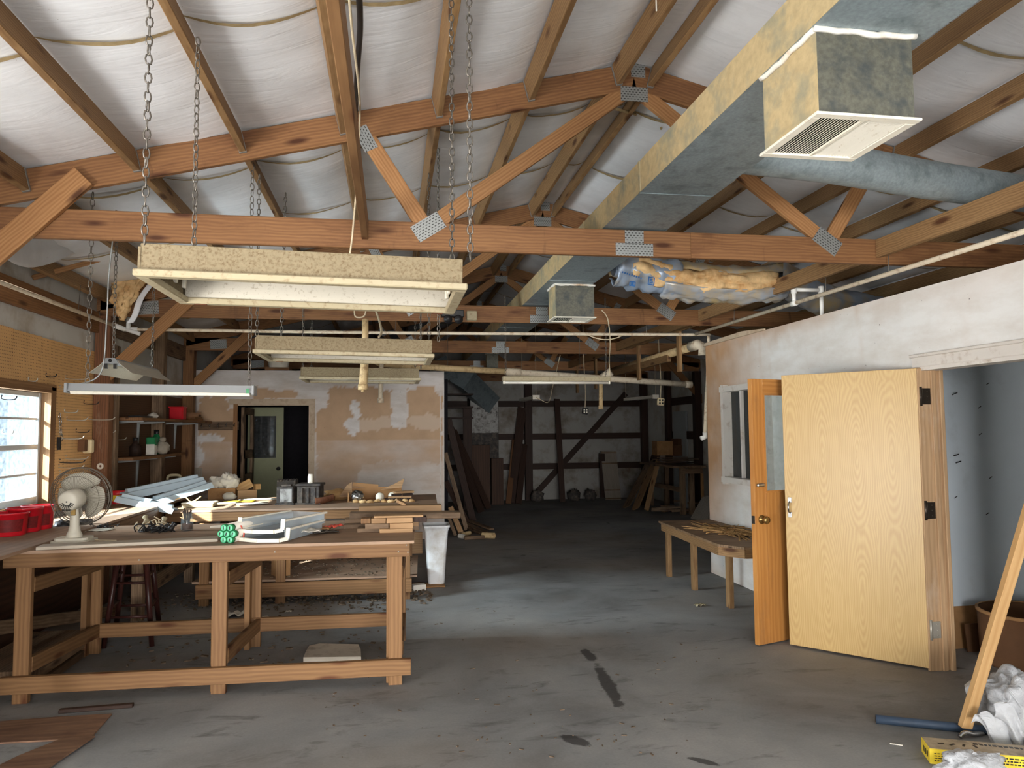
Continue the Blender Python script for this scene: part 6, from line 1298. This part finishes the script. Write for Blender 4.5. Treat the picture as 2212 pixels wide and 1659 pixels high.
for k, (x0, y0_, x1, y1_, w2_, mt_, lab) in enumerate(((1352, 1096, 1402, 998, .28, 'oldwood', 'short wide board leaning, leftmost before the far bench'), (1372, 1100, 1412, 1000, .26, 'scrap', 'second wide board leaning before the far bench'), (1396, 1102, 1422, 994, .1, 'scrap', 'tall pale batten leaning before the far bench'), (1384, 1090, 1418, 980, .2, 'darkwood', 'dark board behind the leaning pale batten'))):
    a = at_z(x0, y0_, 0.02); b = at_y(x1, y1_, a.y+.7); single(beam1(a, b, w2_, .025, (1, .4, 0) if k < 2 else (0, 1, 0)), 'leaning_board', M[mt_], lab, 'board', 'boards leaning at the far bench')
for k in range(10):
    p = V((X0-.05+rnd.uniform(-.25, .5), y0+rnd.uniform(.0, .9), .03+.05*(k % 4))); q = MB(); q.box(p, (rnd.uniform(.3, .7), rnd.uniform(.05, .12), .035), rz(rnd.uniform(-.7, .7)) @ Matrix.Rotation(rnd.uniform(-.08, .08), 3, 'Y')); single(q, 'wood_offcut', M['oldwood'], 'offcut in the pile under the far bench', 'offcut', 'offcuts piled under the far bench')
for k, (x0, y0_, x1, y1_) in enumerate(((1502, 1122, 1528, 1075), (1515, 1128, 1536, 1072))):
    a = at_z(x0, y0_, .02); b = at_y(x1, y1_, a.y+.12); single(beam1(a, b, .2, .02, (1, .6, 0)), 'leaning_board', M['greywood'], ['left', 'right'][k]+' grey board leaning by the office wall corner', 'board')
# ------------------------------------------------------------------ floor things
def flat(pts, h, mat, lab, nm, cat, z=0.002):
    P = [at_z(x, y, 0) for x, y in pts]; c = sum(P, V())/len(P); q = MB(); q.prism([(p.x-c.x, p.y-c.y) for p in P][::-1] if False else [(p.x-c.x, p.y-c.y) for p in P], z, z+h, 0, (V((c.x, c.y, 0)), V((1, 0, 0)), V((0, 1, 0)), V((0, 0, 1)))); return single(q, nm, M[mat], lab, cat)
M['floorply'] = wood('red_brown_ply', srgb(140, 108, 86), srgb(106, 80, 62), None, 6, fig=9, dirt=srgb(84, 60, 50), damt=.56)
flat([(-80, 1612), (0, 1608), (195, 1598), (242, 1545), (120, 1552), (-80, 1568)], .008, 'floorply', 'large reddish plywood sheet lying on floor at bottom left', 'plywood_sheet', 'plywood')
flat([(60, 1700), (130, 1648), (205, 1597), (140, 1600), (40, 1640), (-60, 1690)], .008, 'floorply', 'narrow plywood strip on floor at bottom left corner', 'plywood_strip', 'plywood', .011)
a = at_z(128, 1536, .012); b = at_z(288, 1523, .012); single(beam1(a, b, .035, .022), 'stick', M['darkwood'], 'dark stick lying on floor before the front workbench', 'stick')
flat([(655, 1430), (780, 1428), (779, 1412), (774, 1401), (690, 1399), (668, 1404), (662, 1414)], .03, 'slab', 'broken white plaster slab on floor under the front workbench', 'plaster_slab', 'slab')
p = at_z(905, 1277, 0); single(box1(p+V((0, .05, .03)), (.13, .09, .06), rz(.2)), 'foam_block', M['paper'], 'small white block on floor between bench leg and bin', 'block')
p = at_z(924, 1265, 0); q = MB(); q.grid(lambda u, v: p+V(((u-.5)*.35, (v-.5)*.25, .003+.03*abs(noise.noise(V((u*2, v*2, 3)))))), 8, 6); single(q, 'brown_paper', M['card'], 'crumpled brown paper on floor beside the small white block', 'paper', None, ('solid', .003))
q = MB()
for i in range(420):
    x = rnd.uniform(240, 880); y = rnd.uniform(1290, 1440) if rnd.random() < .5 else rnd.uniform(1280, 1320); p = at_z(x, y, 0); s_ = rnd.uniform(.006, .022); q.box((p.x, p.y, s_*.3), (s_*rnd.uniform(1, 3), s_, s_*.5), rz(rnd.uniform(0, 3)) @ Matrix.Rotation(rnd.uniform(-.3, .3), 3, 'X'))
for i in range(300):
    p = t2(rnd.uniform(.6, 2.5), rnd.gauss(.18, .16), 0); s_ = rnd.uniform(.006, .022); q.box((p.x, p.y, s_*.4), (s_*rnd.uniform(1, 2.5), s_, s_*.8), rz(rnd.uniform(0, 3)) @ Matrix.Rotation(rnd.uniform(-.4, .4), 3, 'X'))
for i in range(120):
    p = at_z(rnd.uniform(700, 1560), rnd.uniform(1290, 1640), 0); s_ = rnd.uniform(.003, .009); q.box((p.x, p.y, s_*.3), (s_*rnd.uniform(1, 4), s_, s_*.5), rz(rnd.uniform(0, 3)))
for i in range(260):
    p = t2(rnd.uniform(.6, 2.3), rnd.uniform(.1, 1.1), .224); s_ = rnd.uniform(.005, .016); q.box((p.x, p.y, p.z+s_*.3), (s_*2, s_, s_*.6), rz(rnd.uniform(0, 3)))
single(q, 'floor_litter', M['sawdust'], 'bark chips and dirt scattered on floor under the benches', 'litter', kind='stuff')
for k, (x, y, s_, mt_) in enumerate(((624, 1322, .05, 'paper'), (575, 1340, .14, 'paper'), (505, 1330, .2, 'paper'), (1513, 1309, .1, 'rimcream'), (492, 1345, .08, 'card'))):
    p = at_z(x, y, 0); q = MB(); q.grid(lambda u, v: p+V(((u-.5)*s_, (v-.5)*s_*.8, .003+s_*.35*abs(noise.noise(V((u*2.5, v*2.5, k*3)))))), 8, 8); single(q, 'paper_scrap', M[mt_], ['small upright white paper scrap on floor behind the middle bench legs', 'curled white paper scrap on floor behind bench', 'torn white papers on floor left of middle bench legs', 'flat cream card on floor below the low side table', 'brown paper scrap on floor near the middle bench leg'][k], 'paper', None, ('solid', .002))
p = t2(1.0, .3, .226); q = MB(); q.box(p+V((0.02, -.05, .12)), (.13, .16, .24), rz(.5)); single(q, 'bent_carton', M['card'], 'bent carton standing on the lower bench shelf in the sun', 'carton')
q = MB(); p = t2(1.7, .55, 0); q.tube([t2(1.15, .75, .07), t2(1.9, .6, .08)], .07, 10); single(q, 'rolled_carpet', M['dustyblack'], 'dark rolled carpet on floor beneath the second workbench', 'roll')
q = MB(); q.tube([t2(.35, .9, .06), t2(.7, .8, .06)], .05, 10); single(q, 'rolled_mat', M['oldwood'], 'grey rolled mat on floor beneath the left end of second workbench', 'roll')
for k, z in enumerate((.03, .1)): single(box1((-2.45, 5.7, z), (.5, 1.0, .05)), 'plank', M['oldwood'], ['lowest', 'upper'][k]+' plank on floor under the left end of front bench', 'plank')
single(box1((-1.5, 8.6, .3), (.8, .05, .6)), 'dark_sheet', M['darkboard'], 'dark panel standing on floor behind second bench, left', 'panel')
# right foreground
a = at_z(1892, 1553, .022); b = at_z(2135, 1578, .022); single(MB().tube([a, b], .0235, 14), 'blue_pipe', M['bluepipe'], 'dark blue pipe lying on floor in the right foreground', 'pipe')
p0 = at_z(2080, 1586, 0.0); p1 = at_y(2206, 1165, 3.32); d = (p1-p0).normalized(); p0 = p0+d*.04
q = MB(); q.beam(p0, p0+d*((XW-.03-p0.x)/d.x), .062, .034, (0, 1, 0), 0, .002); t = single(q, 'leaning_plank', M['plank'], 'clean pale wooden stake leaning at the right doorway', 'plank')
p = at_z(2081, 1594, 0); q = MB(); q.tube(smooth_path([p+V((-.03, -.01, .01)), p+V((0, -.01, .03)), p+V((.05, -.01, .02)), p+V((.13, .01, .012))], 5), .012, 8); single(q, 'chrome_fitting', M['chrome'], 'small shiny metal fitting at the foot of leaning stake', 'fitting')
bx = at_z(2009, 1650, 0); br = at_z(2200, 1668, 0); bb = at_z(1988, 1626, 0); ex = (br-bx).normalized(); ey = V((-ex.y, ex.x, 0)); ez = V((0, 0, 1)); L = .62; W_ = max(.14, (bb-bx).length); hh = at_y(2009, 1617, bx.y).z
Rb = Matrix((ex, ey, ez)).transposed(); t = thing('tool_box', 'yellow printed cardboard tool box on floor at bottom right', 'box', bx+ex*.3)
q = MB(); q.box(bx+ex*L/2+ey*W_/2+ez*hh/2, (L, W_, hh), Rb, 0, .002); part(q, 'carton', M['yellow'], t)
q = MB(); q.box(bx+ex*(L/2)+ey*W_/2+ez*(hh+.0012), (L-.006, W_-.008, .002), Rb); part(q, 'top_print', M['yellowgrey'], t, 'worn grey printed top')
q = MB()
for row in range(4):
    x = .02
    while x < .15: w2_ = rnd.uniform(.006, .018); q.box(bx+ex*(x+w2_/2)-ey*.001+ez*(hh*.72-row*.011), (w2_, .001, .0035), Rb); x += w2_+.004
for row in range(3):
    x = .23
    while x < .6: w2_ = rnd.uniform(.006, .02); q.box(bx+ex*(x+w2_/2)-ey*.001+ez*(hh*.8-row*.013), (w2_, .001, .006), Rb); x += w2_+.005
for k in range(3): q.box(bx+ex*.0-ex*.001+ey*(W_*.25+W_*.2*k)+ez*hh*.5, (.001, .014, .028), Rb)
x = .22
while x < .52: w2_ = rnd.uniform(.008, .02); q.box(bx+ex*(x+w2_/2)+ey*(W_*.78-.04*x)+ez*(hh+.003), (w2_, .018, .001), Rb); x += w2_+.006
for k in range(4): q.box(bx+ex*(.07+.05*k)+ey*W_*.5+ez*(hh+.003), (.03, .012, .001), rz(.6*k) @ Rb)
part(q, 'print', M['black'], t)
q = MB(); q.box(bx+ex*.195-ey*.0012+ez*hh*.55, (.045, .001, .036), Rb); part(q, 'barcode_label', M['labelwhite'], t)
q = MB()
for k in range(9): q.box(bx+ex*(.178+.0045*k)-ey*.002+ez*hh*.58, (.0015+.001*(k % 3), .001, .022), Rb)
part(q, 'barcode', M['black'], t)
def bag(c, sx, sy, sz, seed, mat, lab, nm='plastic_bag'):
    c = V(c); q = MB()
    def fn(u, v):
        th = 2*math.pi*u; ph = math.pi*v; d = V((math.sin(ph)*math.cos(th), math.sin(ph)*math.sin(th), math.cos(ph)))
        rid = abs(noise.noise(V((d.x*3.2+seed, d.y*3.2, d.z*1.2)))); k = .8+.4*noise.noise(d*1.5+V((seed, 0, 0)))+.5*rid+.12*abs(noise.noise(d*6+V((0, seed, 0))))
        p = c+V((d.x*sx*k, d.y*sy*k, d.z*sz*k)); p.z = max(p.z, .004); return p
    q.grid(fn, 44, 26); return single(q, nm, M[mat], lab, 'bag')
M['bagwhite'] = plain('thin_white_bag', srgb(186, 188, 192), .35, 0, .5, .04, 5)
_t = M['bagwhite'].node_tree; bump(_t, _t.nodes['Principled BSDF'], nz(_t, pco(_t, (1, 1, 1)), 22, 5, .6, 1.2), .6, .02)
p = at_z(2190, 1590, 0); wb = bag((p.x+.08, p.y+.08, .13), .21, .17, .16, 3, 'bagwhite', 'crumpled white plastic bag at the right edge of floor')
q = MB(); q.grid(lambda u, v: at_z(2098, 1562, .1).lerp(at_z(2190, 1500, .28), u)+V((.1*v+.012*math.sin(u*17+v*3), -.05*v+.03*noise.noise(V((u*7, v*2, 5))), -.16*v*v+.02*math.sin(u*9+v*5)+.015*math.sin(u*23))), 40, 16); part(q, 'torn_flap', M['bagwhite'], wb, None, ('solid', .002))
p = at_z(2090, 1668, 0); bag((p.x, p.y-.03, .05), .16, .09, .06, 9, 'bagwhite', 'clear printed bag in front of the yellow box'); 
p = at_z(2118, 1528, 0); q = MB(); q.blob(p+V((0.03, 0, .02)), (.03, .02, .015), .4, 3, 4, 8, -.015); single(q, 'red_wrapper', M['red'], 'small red wrapper behind the white bag', 'wrapper')
a = at_z(1922, 1606, .003); b = at_z(1950, 1610, .003); single(beam1(a, b, .008, .004), 'white_stick', M['paper'], 'tiny white stick on floor left of yellow box', 'stick')
# ------------------------------------------------------------------ inside the office doorway
Yo = 4.89; a = at_y(2045, 1312, Yo); z1_ = at_y(2120, 1303, Yo).z
single(box1((4.05, Yo, .15), (.8, .012, .30), Matrix.Rotation(R(-5), 3, 'X')), 'cardboard_sheet', M['card'], 'wide cardboard sheet standing against the pale blue wall', 'cardboard')
a = at_y(2088, 1348, 4.8); single(box1((a.x+.2, 4.80, a.z/2), (.42, .01, a.z), Matrix.Rotation(R(-6), 3, 'X')), 'cardboard_sheet', M['carddark'], 'smaller brown cardboard sheet in front of the wide one', 'cardboard')
p = at_y(2150, 1400, 4.5); zt = at_y(2150, 1318, 4.55).z; cc = V((p.x+.24, 4.47, 0)); t = thing('fibre_drum', 'open brown fibre drum inside the office doorway', 'drum', cc)
q = MB(); q.lathe([(0, 0), (.28, 0), (.29, .02), (.3, zt), (.29, zt), (.275, .03), (0, .02)], cc, 32); part(q, 'body', M['carddark'], t); q = MB(); q.lathe([(.29, zt-.012), (.307, zt-.01), (.31, zt+.008), (.29, zt+.01)], cc, 32); part(q, 'rim', M['card'], t)
q = MB(); q.box(cc+V((-.1, -.29, zt*.62)), (.3, .012, zt*.5), Matrix.Rotation(R(4), 3, 'Y')); part(q, 'patch', M['card'], t)
WO = bpy.data.objects['wall_office']
for (x, y, lab) in ((2037, 853, 'dark nail in the pale blue wall, highest of three'), (2040, 985, 'dark nail in the pale blue wall, middle of three'), (2045, 1000, 'dark nail in the pale blue wall, lowest of three')):
    c = at_y(x+20, y, 4.90); single(MB().cyl(c, c+V((0, -.05, .015)), .004, None, 6), 'nail', M['blacksteel'], lab, 'nail')
for (x, y) in ((2134, 829), (2116, 880), (2118, 938), (2140, 1032), (2133, 1110), (2065, 1074)): c = at_y(x, y, 4.899); part(MB().beam(c+V((-.012, 0, -.006)), c+V((.012, -.001, .008)), .005, .002, (0, 1, 0)), 'paint_chip', M['blacksteel'], WO)
